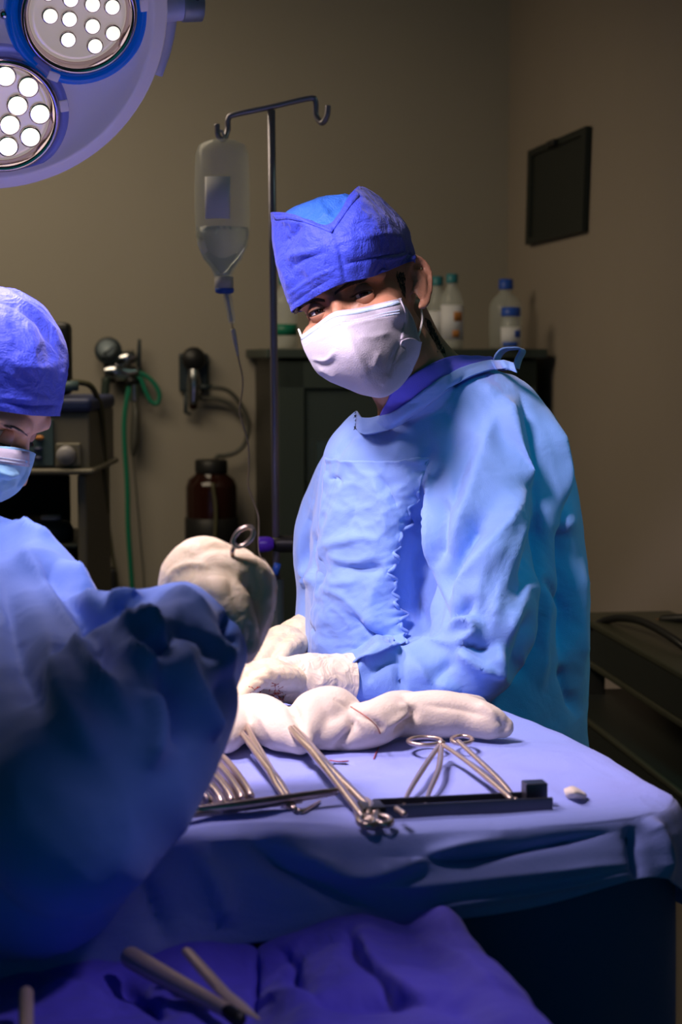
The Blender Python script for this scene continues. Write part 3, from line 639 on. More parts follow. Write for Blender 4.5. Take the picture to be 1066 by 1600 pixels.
for sx in (-1, 1): mb.tube([Vector((-.54+sx*.08, 1.74, .90)), Vector((-.54+sx*.09, 1.73, .5)), Vector((-.54+sx*.09, 1.74, .1))], [.08, .052, .036], ends='round', n=20)
me = fuse(mb, .0036, 3); shape_face(me, HA, .3); link('body', me, 'skin2', asst); T2 = bvh(me)
eyes(asst, HA, 0.0, (0, -.5))
brow(asst, T2, [(12, 667), (24, 669), (35, 675), (43, 681)], 3, 22, 1.78, -1)
for sx in (-1, 1):
    mb = MB(); mb.tube([Vector((-.54+sx*.09, 1.72, .045)), Vector((-.50+sx*.09, 1.72, .05)), Vector((-.38+sx*.10, 1.74, .035))], [.036, .040, .034], ends='round', n=20); mb.build('shoe', 'white', asst)
    mb = MB(); mb.tube([Vector((-.54+sx*.08, 1.74, .9)), Vector((-.54+sx*.09, 1.73, .5)), Vector((-.54+sx*.09, 1.74, .09))], [.092, .075, .062], n=24); mb.build('trouser_leg', 'scrub', asst)
ga = [(835, -200, -60, 1.78, .05), (870, -290, -20, 1.77, .09), (930, -340, 10, 1.75, .12), (1020, -350, 15, 1.74, .14), (1180, -350, 5, 1.73, .15), (1400, -350, 0, 1.72, .16), (2300, -400, -20, 1.72, .18)]
mb = MB(); mb.surf(torso_rows(ga), 70, 60, True, cap0=True, cap1=True)
mb.tube([W(-70, 850, 1.76), W(-30, 885, 1.72), W(15, 950, 1.64), W(50, 1040, 1.52), W(75, 1130, 1.40), W(95, 1220, 1.30), W(112, 1262, 1.25)], [.040, .056, .070, .078, .080, .082, .078], n=40, m=50, ends='round')
mb.tube([W(112, 1262, 1.25), W(165, 1190, 1.28), W(222, 1110, 1.34), W(272, 1040, 1.41), W(300, 990, 1.46), W(322, 958, 1.49)], [.078, .080, .074, .058, .045, .037], n=40, m=50, ends='round')
mb.tube([W(-120, 1250, 1.55), W(20, 1330, 1.35), W(110, 1290, 1.27)], [.09, .085, .07], n=30, ends='round')
mb.tube([W(40, 1010, 1.50), W(130, 1010, 1.47), W(200, 1000, 1.46), W(270, 975, 1.47)], [.05, .044, .040, .036], n=30, ends='round')
me = fuse(mb, .0045, 9); rumple(me, .004, 11, 5); wrinkle(me, .0028, 16, -.9, 5, 2)
ac = lambda P: [(x*.4127, 760+y*.4127) for x, y in P]
sculpt(me, [(ac([(20, 120), (130, 220), (240, 300), (380, 450)]), 0.01740, 14), (ac([(60, 230), (170, 340), (260, 500), (350, 680), (500, 900)]), 0.02320, 15, 22), (ac([(110, 250), (220, 380), (330, 560), (440, 760)]), -0.02900, 22),
 (ac([(400, 460), (470, 440), (560, 455)]), 0.01450, 12), (ac([(440, 530), (560, 520), (660, 590)]), 0.01740, 12), (ac([(500, 580), (600, 600), (640, 560), (590, 510)]), -0.01740, 10), (ac([(470, 590), (530, 650), (600, 700)]), 0.01305, 9), (ac([(640, 500), (760, 560), (830, 680)]), -0.01450, 14), (ac([(600, 420), (720, 460), (820, 600), (880, 720)]), 0.01450, 16),
 (ac([(660, 590), (700, 720), (780, 880), (820, 960)]), 0.01450, 14), (ac([(610, 700), (680, 850), (700, 1000)]), -0.01740, 16), (ac([(870, 480), (850, 560), (890, 600)]), -0.01740, 7), (ac([(560, 760), (600, 900), (560, 1080)]), 0.01160, 18), (ac([(840, 700), (850, 820), (830, 960)]), -0.00870, 12), (ac([(450, 480), (520, 520), (560, 560)]), -0.00870, 7), (ac([(0, 300), (60, 600), (160, 900)]), -0.01450, 30), (ac([(150, 500), (250, 800), (380, 1040)]), 0.01160, 26)])
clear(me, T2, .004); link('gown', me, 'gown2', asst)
mb = MB()
cpA = [(330,985,1.49,.034),(318,950,1.49,.036),(312,920,1.495,.037),(318,900,1.50,.036)]
mb.tube([W(*c[:3]) for c in cpA], [c[3] for c in cpA], n=30, ends='round')
mb.tube([W(300, 905, 1.50), W(330, 893, 1.50), W(368, 892, 1.50)], [.030, .030, .022], n=24, ends='round')
for k, (dy, l) in enumerate(((-.032, 0), (-.011, 10), (.011, 12), (.032, 4))):
    a = W(330, 893, 1.50+dy*.8); q = [W(372+k*2, 888, 1.50+dy), W(402+k*3, 900+k*2, 1.50+dy), W(408+k, 945+l, 1.50+dy*.9), W(396, 985+l, 1.50+dy*.8), W(385, 1012+l, 1.50+dy*.7)]
    mb.tube([a]+q, [.018, .016, .0125, .0115, .0105, .009], ends='round')
mb.tube([W(325, 920, 1.465), W(355, 935, 1.445), W(378, 968, 1.44), W(388, 1008, 1.45)], [.020, .017, .0135, .011], ends='round')
mb.tube([W(350, 905, 1.49), W(375, 940, 1.49), W(385, 985, 1.49)], [.028, .024, .014], ends='round')
me = fuse(mb, .0026, 9); rumple(me, .0010, 30, 4)
gq = lambda P: [(240+x*.3565, 800+y*.3563) for x, y in P]
sculpt(me, [(gq([(60, 330), (90, 260), (180, 230), (280, 260)]), .003, 5), (gq([(350, 200), (400, 330), (470, 420)]), .003, 7), (gq([(330, 250), (360, 400), (400, 500)]), -.003, 8), (gq([(440, 230), (460, 320), (440, 440)]), -.003, 6), (gq([(420, 470), (430, 540), (410, 600)]), -.004, 7), (gq([(470, 240), (480, 300)]), .003, 5)])
gl2 = link('glove', me, 'glove', asst)
# right hand of the assistant, lower behind the sleeve
mb = MB(); w0 = W(250, 1120, 1.72); hand(mb, place(w0, W(330, 1100, 1.80)-w0, (0, 0, 1)), 1, .5)
mb.tube([W(150, 1120, 1.66), w0], [.034, .03], m=4, n=20); me = fuse(mb, .003, 3); link('glove', me, 'glove', asst)
mb = MB(); mb.tube([W(-60, 1000, 1.72), W(60, 1110, 1.66), W(190, 1125, 1.68)], [.05, .048, .04], n=30, ends='round'); link('sleeve', fuse(mb, .006, 4), 'gown2', asst)
# cap of the assistant
ca = [
 [(93,650,1.85),(50,649,1.78),(-20,640,1.762),(-100,640,1.78),(-165,655,1.86),(-100,648,1.95),(-20,642,1.96),(50,648,1.93)],
 [(98,622,1.85),(52,618,1.775),(-20,608,1.755),(-100,605,1.775),(-172,620,1.86),(-100,610,1.955),(-20,608,1.965),(52,615,1.935)],
 [(107,570,1.85),(56,572,1.765),(-20,560,1.745),(-105,555,1.77),(-178,570,1.86),(-105,560,1.96),(-20,560,1.97),(56,565,1.94)],
 [(98,525,1.85),(50,520,1.775),(-20,510,1.755),(-100,505,1.78),(-165,520,1.86),(-100,510,1.95),(-20,510,1.96),(50,515,1.93)],
 [(68,480,1.85),(35,475,1.80),(-20,466,1.785),(-80,465,1.80),(-130,478,1.86),(-80,468,1.92),(-20,466,1.93),(35,470,1.91)],
 [(30,454,1.85),(10,452,1.835),(-20,446,1.83),(-50,448,1.835),(-75,455,1.86),(-50,449,1.88),(-20,446,1.885),(10,450,1.88)]]
mb = MB(); mb.surf([ringpx(r) for r in ca], 80, 110, True, cap1=True); me = mb.mesh('cap')
sculpt(me, [([(0,452),(40,475),(75,505),(96,545)], .004, 5), ([(0,465),(35,485),(70,515),(90,550)], -.004, 5), ([(15,450),(60,480),(90,515)], -.003, 4), ([(0,490),(15,520),(22,550)], .005, 6), ([(8,500),(20,530),(20,560)], -.004, 5), ([(0,628),(50,634),(97,632)], -.002, 3), ([(0,620),(50,625),(98,622)], .002, 4), ([(100,575),(95,600),(92,645)], .003, 4), ([(40,500),(50,540),(45,580)], .004, 12), ([(60,500),(75,540),(80,580)], -.003, 8), ([(10,560),(50,575),(90,570)], .002, 8)])
wrinkle(me, .0016, 45, -.8, 3, 7); clear(me, T2, .004); link('cap', me, 'cap', asst)
ma = [[(-60,694,1.765),(-15,697,1.765),(20,699,1.782),(42,703,1.815),(55,709,1.850),(44,710,1.90),(0,705,1.94)],
      [(-60,715,1.765),(-15,718,1.762),(20,720,1.776),(42,724,1.812),(50,728,1.850),(42,728,1.90),(0,722,1.94)],
      [(-60,740,1.765),(-15,742,1.762),(16,745,1.778),(34,748,1.815),(41,750,1.850),(32,750,1.90),(0,745,1.94)],
      [(-60,765,1.775),(-20,767,1.772),(5,768,1.79),(18,769,1.82),(24,770,1.850),(15,769,1.89),(-10,765,1.93)],
      [(-60,785,1.80),(-25,786,1.80),(-8,785,1.81),(0,784,1.83),(2,784,1.850),(-5,783,1.88),(-20,780,1.91)]]
mb = MB(); mb.surf(pxpatch(ma), 60, 70); me = mb.mesh('mask'); co, no = arr(me)
if no[:, 1].mean() > 0: me.flip_normals(); me.update()
sculpt(me, [([(-5,735),(15,742),(30,738)], .004, 5), ([(0,750),(15,752),(32,745)], -.003, 4), ([(-5,765),(8,762),(25,755)], .003, 4)]); rumple(me, .001, 50, 3); clear(me, T2, .004)
mk2 = link('mask', me, 'mask2', asst, solid=.0012); T3 = bvh(me)
mb = MB(); mb.grid([[tuple(cast(T3, x, 699+(x+15)*.13+o, .0014, 1.79)) for x in np.linspace(-40, 46, 50)] for o in (-1, 6, 12, 18, 23)]); mb.build('mask_top_band', 'mask', mk2, solid=.0006)
mb = MB()
for x in np.linspace(-10, 50, 34):
    for o in (14, 19): mb.ell(cast(T3, x, 699+(x+15)*.13+o, .0022, 1.79), (.0006,)*3, n=6)
mb.build('mask_stitching', 'mask_edge', mk2)
# ------------------------------------------------------------------ surgical lamp
lamp_t = thing('surgical_lamp', W(-20, 20, 2.0), 'round lilac operating lamp head with lit LED clusters, hanging at the top left', 'lamp')
Cc = W(-22, 22, 2.0); nrm = ((Vector((0, 0, CZ))-Cc).normalized()+Vector((.12, 0, -.30))).normalized()
ex = Vector((0, 0, 1)).cross(nrm).normalized(); ey = nrm.cross(ex)
LM = Matrix((ex, ey, nrm)).transposed().to_4x4(); LM.translation = Cc
def lpt(x, y, h=0):
    o, d = ray(x, y); t = (Cc+nrm*h-o).dot(nrm)/d.dot(nrm); return LM.inverted() @ (o+d*t)
Rl = .212
mb = MB(); mb.lathe([(0, -.022), (.06, -.022), (.13, -.020), (.170, -.014), (.184, -.002), (.191, .010), (.196, .010), (.200, .004), (.208, .004), (Rl, -.004), (Rl, -.014), (.200, -.030), (.14, -.060), (.05, -.072), (0, -.074)], LM, 96)
mb.build('lamp_housing', 'lampbody', lamp_t)
def pod(cx, cy, r, rb, mring, mled, leds, skew, lr=1.0):
    c = lpt(cx, cy)
    PM = LM @ Matrix.Translation((c.x, c.y, .001)) @ Matrix.Rotation(skew[0], 4, 'X') @ Matrix.Rotation(skew[1], 4, 'Y')
    mb = MB(); mb.lathe([(rb, -.016), (rb, .000), (rb-.003, .004), (rb-.010, .004), (r+.004, -.001), (r+.002, -.012)], PM, 72); ro = mb.build('pod_ring', mring, lamp_t)
    for k in range(3):
        a = k*2.09+.2; mb = MB(); mb.box(PM @ Vector(((rb-.006)*math.cos(a), (rb-.006)*math.sin(a), .004)), (.014, .010, .004), R=(PM.to_3x3() @ Matrix.Rotation(a+PI/2, 3, 'Z'))); mb.build('clip', 'lampbody', ro, bevel=.001)
    mb = MB(); mb.lathe([(r+.003, -.012), (r+.002, .010), (r-.002, .013), (r-.005, .008), (r-.008, .002), (r-.008, -.006)], PM, 72); mb.build('bezel', 'ring', lamp_t)
    mb = MB(); mb.lathe([(r-.007, -.006), (r-.012, .000), (r-.016, -.001), (.0, -.001)], PM, 64); rp = mb.build('reflector', 'reflector', lamp_t)
    for x, y in leds:
        o, d = ray(x, y); pp = PM.translation; nn = PM.to_3x3() @ Vector((0, 0, 1)); t = (pp-o).dot(nn)/d.dot(nn); p = PM.inverted() @ (o+d*t)
        if p.length > r-.008: continue
        mb = MB(); mb.lathe([(.0098*lr, -.001), (.0098*lr, .0025), (.0086*lr, .003)], PM @ Matrix.Translation((p.x, p.y, 0)), 24); l = mb.build('led_collar', 'ring', lamp_t)
        mb = MB(); mb.lathe([(.0086*lr, .001), (.0084*lr, .004), (.006*lr, .0062), (0, .0075)], PM @ Matrix.Translation((p.x, p.y, 0)), 24); mb.build('led_lens', mled, l)
pod(122, 22, .066, .084, 'lampblue', 'led', [(78, 24), (108, 29), (144, 40), (176, 51), (106, 61), (148, 71), (110, -2), (144, 6), (175, 10), (75, -12), (112, -34), (148, -28), (176, -22)], (.03, .04))
pod(2, 178, .066, .080, 'lampblue2', 'ledb', [(8, 118), (44, 135), (27, 164), (62, 177), (15, 194), (47, 213), (12, 228), (-20, 214), (-22, 178), (-20, 144), (-50, 160), (-50, 196)], (.0, .0), 1.32)
mb = MB(); mb.ell(LM @ lpt(6, 22).to_4d().to_3d(), (.006,)*3, n=16); mb.build('screw', 'chrome', lamp_t)
mb = MB(); a = lpt(232, 14, -.02); b = lpt(268, 12, -.02); c = lpt(292, 10, -.02)
mb.tube([LM @ Vector((a.x, a.y, -.03)), LM @ Vector((b.x, b.y, -.03)), LM @ Vector((c.x, c.y, -.03))], [.020, .019, .019], n=28); mb.build('pivot', 'arm', lamp_t)
mb = MB(); d_ = lpt(318, 10, -.02); mb.tube([LM @ Vector((c.x-.004, c.y, -.03)), LM @ Vector((d_.x, d_.y, -.03))], [.0215, .0205], n=28, m=4); mb.build('pivot_knob', 'knurl', lamp_t, bevel=.001)
mb = MB(); mb.ell(LM @ Vector((c.x+.010, c.y+.012, -.012)), (.0028,)*3, n=12); mb.build('knob_hole', 'black', lamp_t)
mb = MB(); arc = [LM @ Vector(((Rl+.008)*math.cos(t), (Rl+.008)*math.sin(t), -.045)) for t in np.linspace(-.32, PI+.1, 24)]; mb.tube(arc, .010, n=14, flat=1.6); mb.build('yoke', 'arm', lamp_t)
tp = LM @ Vector((0, Rl+.01, -.045)); mb = MB(); mb.tube([tp, tp+Vector((0, .02, .08)), Vector((tp.x, tp.y+.06, CH-.02)), Vector((tp.x, tp.y+.06, CH))], .020, n=20); mb.build('ceiling_arm', 'arm', lamp_t)
# ------------------------------------------------------------------ instrument table
table = thing('instrument_table', (0, 1.7, 0), 'steel instrument table standing under the blue cloth', 'table')
TZ = 1.10
mb = MB(); q = [H(1030, 1245, TZ-.012), H(-40, 1330, TZ-.012), H(60, 1175, TZ-.012), H(780, 1118, TZ-.012)]
mb.add([p-Vector((0, 0, .004)) for p in q]+[p-Vector((0, 0, .03)) for p in q], [(0, 1, 2, 3), (4, 5, 6, 7), (0, 1, 5, 4), (1, 2, 6, 5), (2, 3, 7, 6), (3, 0, 4, 7)]); mb.build('tabletop', 'steel', table, smooth=False)
ctr = sum(q, Vector())/4
for p in q:
    f = ctr+(p-ctr)*.92; mb = MB(); mb.tube([Vector((f.x, f.y, 0)), Vector((f.x, f.y, TZ-.04))], .014, n=16, m=3); mb.build('leg', 'steel', table)
loop = [(1056,1250), (985,1279), (800,1293), (550,1304), (260,1320), (60,1334), (-60,1342), (20,1190), (90,1140), (220,1112), (400,1103), (600,1098), (720,1097), (786,1108), (915,1162), (1010,1218)]
E0 = [H(x, y, TZ) for x, y in loop]; cen = sum(E0, Vector())/len(E0)
def hemz(k, y):   # hem height at front points from its image height
    return W(loop[k][0], y, E0[k].y-.02).z
hz = {1: hemz(1, 1374), 2: hemz(2, 1420), 3: hemz(3, 1452), 4: hemz(4, 1500), 5: hemz(5, 1560), 6: hemz(6, 1590)}
def rings(hemf, inset=0, drop=.0):
    out = []
    for sc, dz in ((.03, 0), (.35, 0), (.7, 0), (.9, 0), (.97, -.0005)):
        out.append([tuple(cen+(p-cen)*sc+Vector((0, 0, dz-drop))) for p in E0])
    for o, dz in ((.0, -.004), (.008, -.016)):
        out.append([tuple(p+(p-cen).normalized()*(o-inset)+Vector((0, 0, dz-drop))) for p in E0])
    for f in (.12, .4, .7, 1.0):
        out.append([tuple(Vector((p.x, p.y, 0))+(p-cen).normalized()*(.012-inset+.012*f)+Vector((0, 0, TZ-.02+(hemf(k)-(TZ-.02))*f))) for k, p in enumerate(E0)])
    return out
def hem1(k): return hz.get(k, 1.00 if k == 0 else (.97 if k < 15 else .98))
cloth = MB(); cloth.surf(rings(hem1), 120, 420, True); me = cloth.mesh('table_cloth')
co, no = arr(me)
if no[np.argmax(co[:, 2])][2] < 0: me.flip_normals(); me.update()
co, no = arr(me)
fall = np.clip((TZ-.02-co[:, 2])/.1, 0, 1)
ph = co[:, 0]*46+co[:, 1]*20
dsp = (.006*np.sin(ph)+.005*np.sin(ph*.43+1))*fall
top = (co[:, 2] > TZ-.002)
nz = np.array([noise.noise(Vector((c[0]*7, c[1]*16, 3)))+.5*noise.noise(Vector((c[0]*18, c[1]*30, 9))) for c in co])
co2 = co+no*dsp[:, None]; co2[:, 2] += np.where(top, nz*.0022, 0); setarr(me, co2)
dz_ = lambda P: [(x, 1260+y) for x, y in P]
sculpt(me, [(dz_([(390, 50), (450, 100), (520, 130), (600, 170)]), -.012, 9), (dz_([(430, 50), (500, 90), (570, 110), (700, 70), (790, 50)]), .010, 11), (dz_([(600, 80), (740, 80), (850, 60), (960, 40)]), -.010, 9), (dz_([(560, 130), (700, 120), (860, 100), (990, 90)]), .008, 12), (dz_([(640, 165), (800, 140), (990, 105)]), .005, 6), (dz_([(985, 30), (992, 70), (996, 115)]), -.014, 8), (dz_([(1010, 20), (1030, 60), (1040, 120)]), .012, 10), (dz_([(300, 60), (340, 120), (360, 190)]), .008, 16), (dz_([(200, 60), (230, 140), (260, 220)]), -.008, 16),
  ([(470,1215),(540,1198),(640,1190)], .0022, 5), ([(500,1225),(580,1212),(640,1205)], -.0020, 5), ([(740,1165),(820,1215),(900,1262)], .0016, 2.5), ([(290,1290),(380,1275),(480,1272)], .003, 5), ([(280,1280),(360,1268),(450,1262)], -.003, 4), ([(290,1300),(400,1292),(560,1296)], .003, 5), ([(560,1160),(620,1168),(700,1160)], .002, 5), ([(300,1265),(340,1262),(420,1255)], .003, 4)], face=False)
clo = link('table_cloth', me, 'drape', None, solid=.002); tag(clo, 'light blue cotton cloth spread over the instrument table with a loose hem', 'cloth'); TT = bvh(me)
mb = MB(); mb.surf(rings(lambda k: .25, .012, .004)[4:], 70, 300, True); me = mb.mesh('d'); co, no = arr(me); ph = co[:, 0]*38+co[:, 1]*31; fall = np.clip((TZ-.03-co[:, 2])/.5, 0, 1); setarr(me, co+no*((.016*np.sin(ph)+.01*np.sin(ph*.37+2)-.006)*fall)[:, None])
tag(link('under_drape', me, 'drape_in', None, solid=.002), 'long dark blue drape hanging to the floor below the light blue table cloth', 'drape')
# ------------------------------------------------------------------ lower tray stand with purple-blue drape
tray = thing('tray_stand', (-.1, 1.2, 0), 'low steel tray stand hidden under the bright purple-blue drape', 'stand')
LZ = 1.005
pl = [W(-200, 1545, 1.31), W(0, 1545, 1.33), W(200, 1515, 1.34), W(400, 1486, 1.35), W(540, 1448, 1.36), W(715, 1466, 1.355), W(850, 1610, 1.20), W(880, 1720, 1.08), W(600, 1760, 1.02), W(200, 1760, 1.0), W(-260, 1740, 1.0)]
mb = MB(); mb.box((-.1, 1.2, .955), (.5, .24, .02)); mb.build('tray', 'steel', tray, bevel=.005)
mb = MB(); mb.tube([Vector((-.1, 1.2, .95)), Vector((-.1, 1.2, .03))], .018, n=20, m=3); mb.build('post', 'steel', tray)
mb = MB(); mb.box((-.1, 1.2, .03), (.5, .05, .03)); mb.box((-.1, 1.2, .03), (.05, .34, .03)); mb.build('base', 'steel', tray, bevel=.006)
back = [(-200,1530,1.36),(0,1530,1.36),(120,1515,1.365),(200,1500,1.37),(300,1480,1.37),(400,1484,1.37),(470,1460,1.375),(540,1440,1.375),(620,1452,1.375),(712,1462,1.37)]
m1 = [(-210,1570,1.26),(0,1560,1.27),(120,1545,1.27),(200,1560,1.28),(300,1540,1.28),(395,1550,1.29),(460,1520,1.28),(560,1490,1.27),(660,1500,1.27),(775,1530,1.28)]
m2 = [(-220,1620,1.17),(0,1610,1.17),(120,1600,1.18),(200,1610,1.18),(300,1600,1.18),(395,1610,1.19),(480,1560,1.18),(580,1570,1.17),(700,1560,1.17),(848,1605,1.19)]
m3 = [(-240,1740,1.05),(0,1740,1.05),(120,1740,1.05),(200,1740,1.05),(300,1740,1.05),(395,1740,1.05),(480,1730,1.05),(600,1730,1.05),(720,1730,1.05),(900,1730,1.06)]
A = np.array(pxpatch([back, m1, m2, m3])); B0 = A[0].copy(); B0[:, 2] -= .12; B0[:, 1] += .01; F0 = A[-1].copy(); F0[:, 2] -= .25; F0[:, 1] -= .01
A = np.concatenate([[B0], A, [F0]]); Rr = A[:, -1:].copy(); Rr[:, 0, 2] -= .25; Rr[:, 0, 0] += .01; A = np.concatenate([A, Rr], 1)
mb = MB(); mb.surf(A, 120, 220); me = mb.mesh('d'); co, no = arr(me)
if no[:, 2].mean() < 0: me.flip_normals(); me.update()
sculpt(me, [(dz_([(560, 190), (580, 240), (640, 290), (720, 320)]), .010, 12), (dz_([(540, 185), (560, 230), (600, 270), (620, 300)]), -.010, 14), (dz_([(440, 260), (520, 300), (640, 300), (760, 330)]), -.012, 14), (dz_([(410, 310), (460, 290), (520, 290)]), .007, 9), (dz_([(402, 210), (400, 280), (395, 335)]), -.010, 5), (dz_([(430, 220), (460, 250), (450, 290)]), -.006, 9), (dz_([(180, 270), (220, 300), (260, 330)]), -.010, 8), (dz_([(60, 300), (120, 290), (180, 320)]), .007, 12), (dz_([(640, 210), (720, 240), (800, 310)]), .006, 16)], face=False); rumple(me, .003, 25, 3)
pd = link('tray_cloth', me, 'purple', None, solid=.002); tag(pd, 'bright purple-blue cloth bunched over the low tray at the bottom of the frame', 'cloth'); TPp = bvh(me)
# ------------------------------------------------------------------ instruments
def on(x, y, h=.004):
    p = H(x, y, TZ+h); return p
def hemostat(name, A_, B_, ring_r, label, cat='forceps', group=None, spread=.018, ring_tilt=0, lift=0, w=.0024):
    """A_ = ring end, B_ = tip, both 3D points; rings at A_"""
    t = thing(name, (A_+B_)/2, label, cat, group); ax = (B_-A_).normalized(); sd = Vector((0, 0, 1)).cross(ax).normalized(); L = (B_-A_).length
    if abs(ring_tilt) > 0: sd = Matrix.Rotation(ring_tilt, 3, ax) @ sd
    piv = A_+ax*L*.62
    for s in (-1, 1):
        r0 = A_+sd*s*spread; mb = MB()
        mb.tube([r0+ax*ring_r*.9, A_+ax*L*.3+sd*s*spread*.5, piv, piv-sd*s*.002+ax*L*.16, B_-sd*s*.0006], [w, w*1.15, w*1.5, w*1.2, w*.55], n=10, m=30, flat=.8)
        sh = mb.build('shank', 'steel', t)
        mb = MB(); mb.tube([r0+ax*ring_r*(math.cos(a)*1.25-.2)+sd*ring_r*.85*math.sin(a) for a in np.linspace(0, 2*PI, 28)], w*.95, n=10, m=60); mb.build('finger_ring', 'steel', sh)
    mb = MB(); mb.ell(piv, (.004, .004, .003), n=14); mb.build('pivot', 'steel', t)
    mb = MB(); mb.box(A_+ax*L*.25, (.004, spread*1.1, .003), R=Matrix((ax, sd, ax.cross(sd))).transposed()); mb.build('ratchet', 'steel', t)
    return t
h = .006
hemostat('forceps', on(368, 1120, .03), on(462, 1266, h), .011, 'shiny steel forceps leaning on the gauze nearest the sleeve', spread=.006, w=.0030)
hemostat('needle_holder', on(585, 1282, .008), on(440, 1118, .035), .0075, 'long steel needle holder running from the gauze down to the dark tray', 'needle holder', spread=.007, w=.0034)
rows_ = [((345, 1184), (392, 1246)), ((337, 1197), (378, 1250)), ((328, 1212), (362, 1254)), ((318, 1226), (347, 1258)), ((308, 1240), (326, 1256))]
desc = ['topmost of the stacked steel clamp handles beside the sleeve', 'second from top of the stacked steel clamp handles beside the sleeve', 'middle of the stacked steel clamp handles beside the sleeve', 'fourth from top of the stacked steel clamp handles beside the sleeve', 'lowest and shortest of the stacked steel clamp handles beside the sleeve']
for (a, b), ds in zip(rows_, desc):
    A1, B1 = on(*a, .012), on(*b, .008); ax = (B1-A1).normalized(); t = thing('clamp', A1, ds, 'clamp', 'steel clamps in a row beside the sleeve')
    sd = Vector((0, 0, 1)).cross(ax).normalized(); up_ = ax.cross(sd); mid = (A1+B1)/2; Lh = (B1-A1).length/2
    mb = MB(); mb.tube([mid+ax*Lh*math.cos(q_)+up_*.0035*math.sin(q_)+sd*.001*math.sin(q_) for q_ in np.linspace(0, 2*PI, 32)], .0036, n=12, m=64, flat=1.2); mb.build('finger_ring', 'steel', t)
    mb = MB(); mb.tube([A1, A1-ax*.01-sd*.04+Vector((0, .02, -.006)), A1-sd*.12+Vector((0, .03, -.008))], [.003, .0035, .002], n=10); mb.build('shank', 'steel', t)
t = thing('retractor_rod', on(400, 1255, .012), 'long straight steel rod lying across the clamp handles', 'rod')
mb = MB(); mb.tube([on(296, 1268, .010), on(400, 1255, .012), on(524, 1237, .012)], [.0030, .0036, .0030], n=12, flat=1.3, ends='round'); mb.build('shaft', 'steel', t)
mb = MB(); mb.tube([on(282, 1276, .008), on(370, 1264, .008), on(470, 1252, .008)], [.0025, .003, .002], n=12, ends='round'); mb.build('second_bar', 'steel', t)
mb = MB(); mb.tube([on(440, 1252, .006), on(465, 1268, .004), on(478, 1266, .004), on(500, 1252, .003)], [.003, .0028, .0022, .001], n=10, ends='round'); mb.build('hook', 'steel', t)
# open scissors near the gauze's right end
t = thing('scissors', on(700, 1200), 'open steel scissors spread between the gauze and the dark tray', 'scissors')
for n_, pts, r in (('blade', [on(690, 1160, .020), on(662, 1200, .014), on(638, 1240, .008), on(630, 1262, .005)], [.0025, .003, .0024, .0016]), ('blade', [on(690, 1160, .020), on(686, 1200, .014), on(672, 1235, .008), on(664, 1258, .005)], [.0025, .003, .0024, .0016]),
                   ('shank', [on(690, 1162, .020), on(730, 1190, .018), on(765, 1218, .015), on(798, 1247, .012)], [.0026, .0028, .0036, .003]), ('shank', [on(716, 1158, .022), on(740, 1180, .018), on(780, 1218, .012), on(806, 1248, .006)], [.0026, .0028, .0030, .002])):
    mb = MB(); mb.tube(pts, r, n=10, m=30, flat=.8, ends='round'); mb.build(n_, 'steel', t)
for cx, cy, rx in ((664, 1158, 26), (722, 1156, 16)):
    mb = MB(); mb.tube([on(cx+rx*math.cos(a), cy+6*math.sin(a), .014) for a in np.linspace(0, 2*PI, 30)], .0022, n=10, m=60); mb.build('finger_ring', 'steel', t)
mb = MB(); mb.ell(on(690, 1161, .021), (.004, .004, .003), n=14); mb.build('pivot', 'steel', t)
# dark tray
t = thing('instrument_tray', on(730, 1270), 'dark steel instrument tray edge lying along the front of the light blue cloth', 'tray')
a, b = on(596, 1286, 0), on(868, 1272, 0); ax = (b-a).normalized(); sd = Vector((0, 0, 1)).cross(ax)
Rt = Matrix((ax, sd, Vector((0, 0, 1)))).transposed(); L = (b-a).length; m_ = (a+b)/2
mb = MB(); mb.box(m_+sd*.008+Vector((0, 0, .0065)), (L, .003, .013), R=Rt); mb.box(m_+sd*.022+Vector((0, 0, .0015)), (L, .030, .003), R=Rt); mb.box(m_+sd*.037+Vector((0, 0, .006)), (L, .003, .011), R=Rt); mb.build('channel', 'dsteel', t, smooth=False, bevel=.001)
mb = MB(); mb.box(b-ax*.010+sd*.03+Vector((0, 0, .011)), (.020, .016, .022), R=Rt); mb.build('end_stop', 'dsteel', t, smooth=False, bevel=.001)
mb = MB(); mb.box(a+sd*.012+Vector((0, 0, .007))-ax*.006, (.02, .026, .014), R=Rt); mb.build('end_block', 'black', t, bevel=.001)
mb = MB(); mb.tube([on(620, 1264, .014), on(632, 1272, .014)], .0026, n=10, m=4, ends='round'); mb.build('rivet_pin', 'steel', t)
t = thing('towel_clip', on(572, 1262), 'small curved steel clip beside the left end of the dark tray', 'clip')
mb = MB(); mb.tube([on(556, 1262, .006), on(562, 1280, .006), on(580, 1282, .008), on(590, 1270, .01)], .003, n=10, ends='round'); mb.build('curved_jaw', 'steel', t)
mb = MB(); mb.tube([on(572, 1250, .010), on(580, 1258, .012), on(576, 1272, .010)], .003, n=10, ends='round'); mb.build('curved_jaw', 'steel', t)
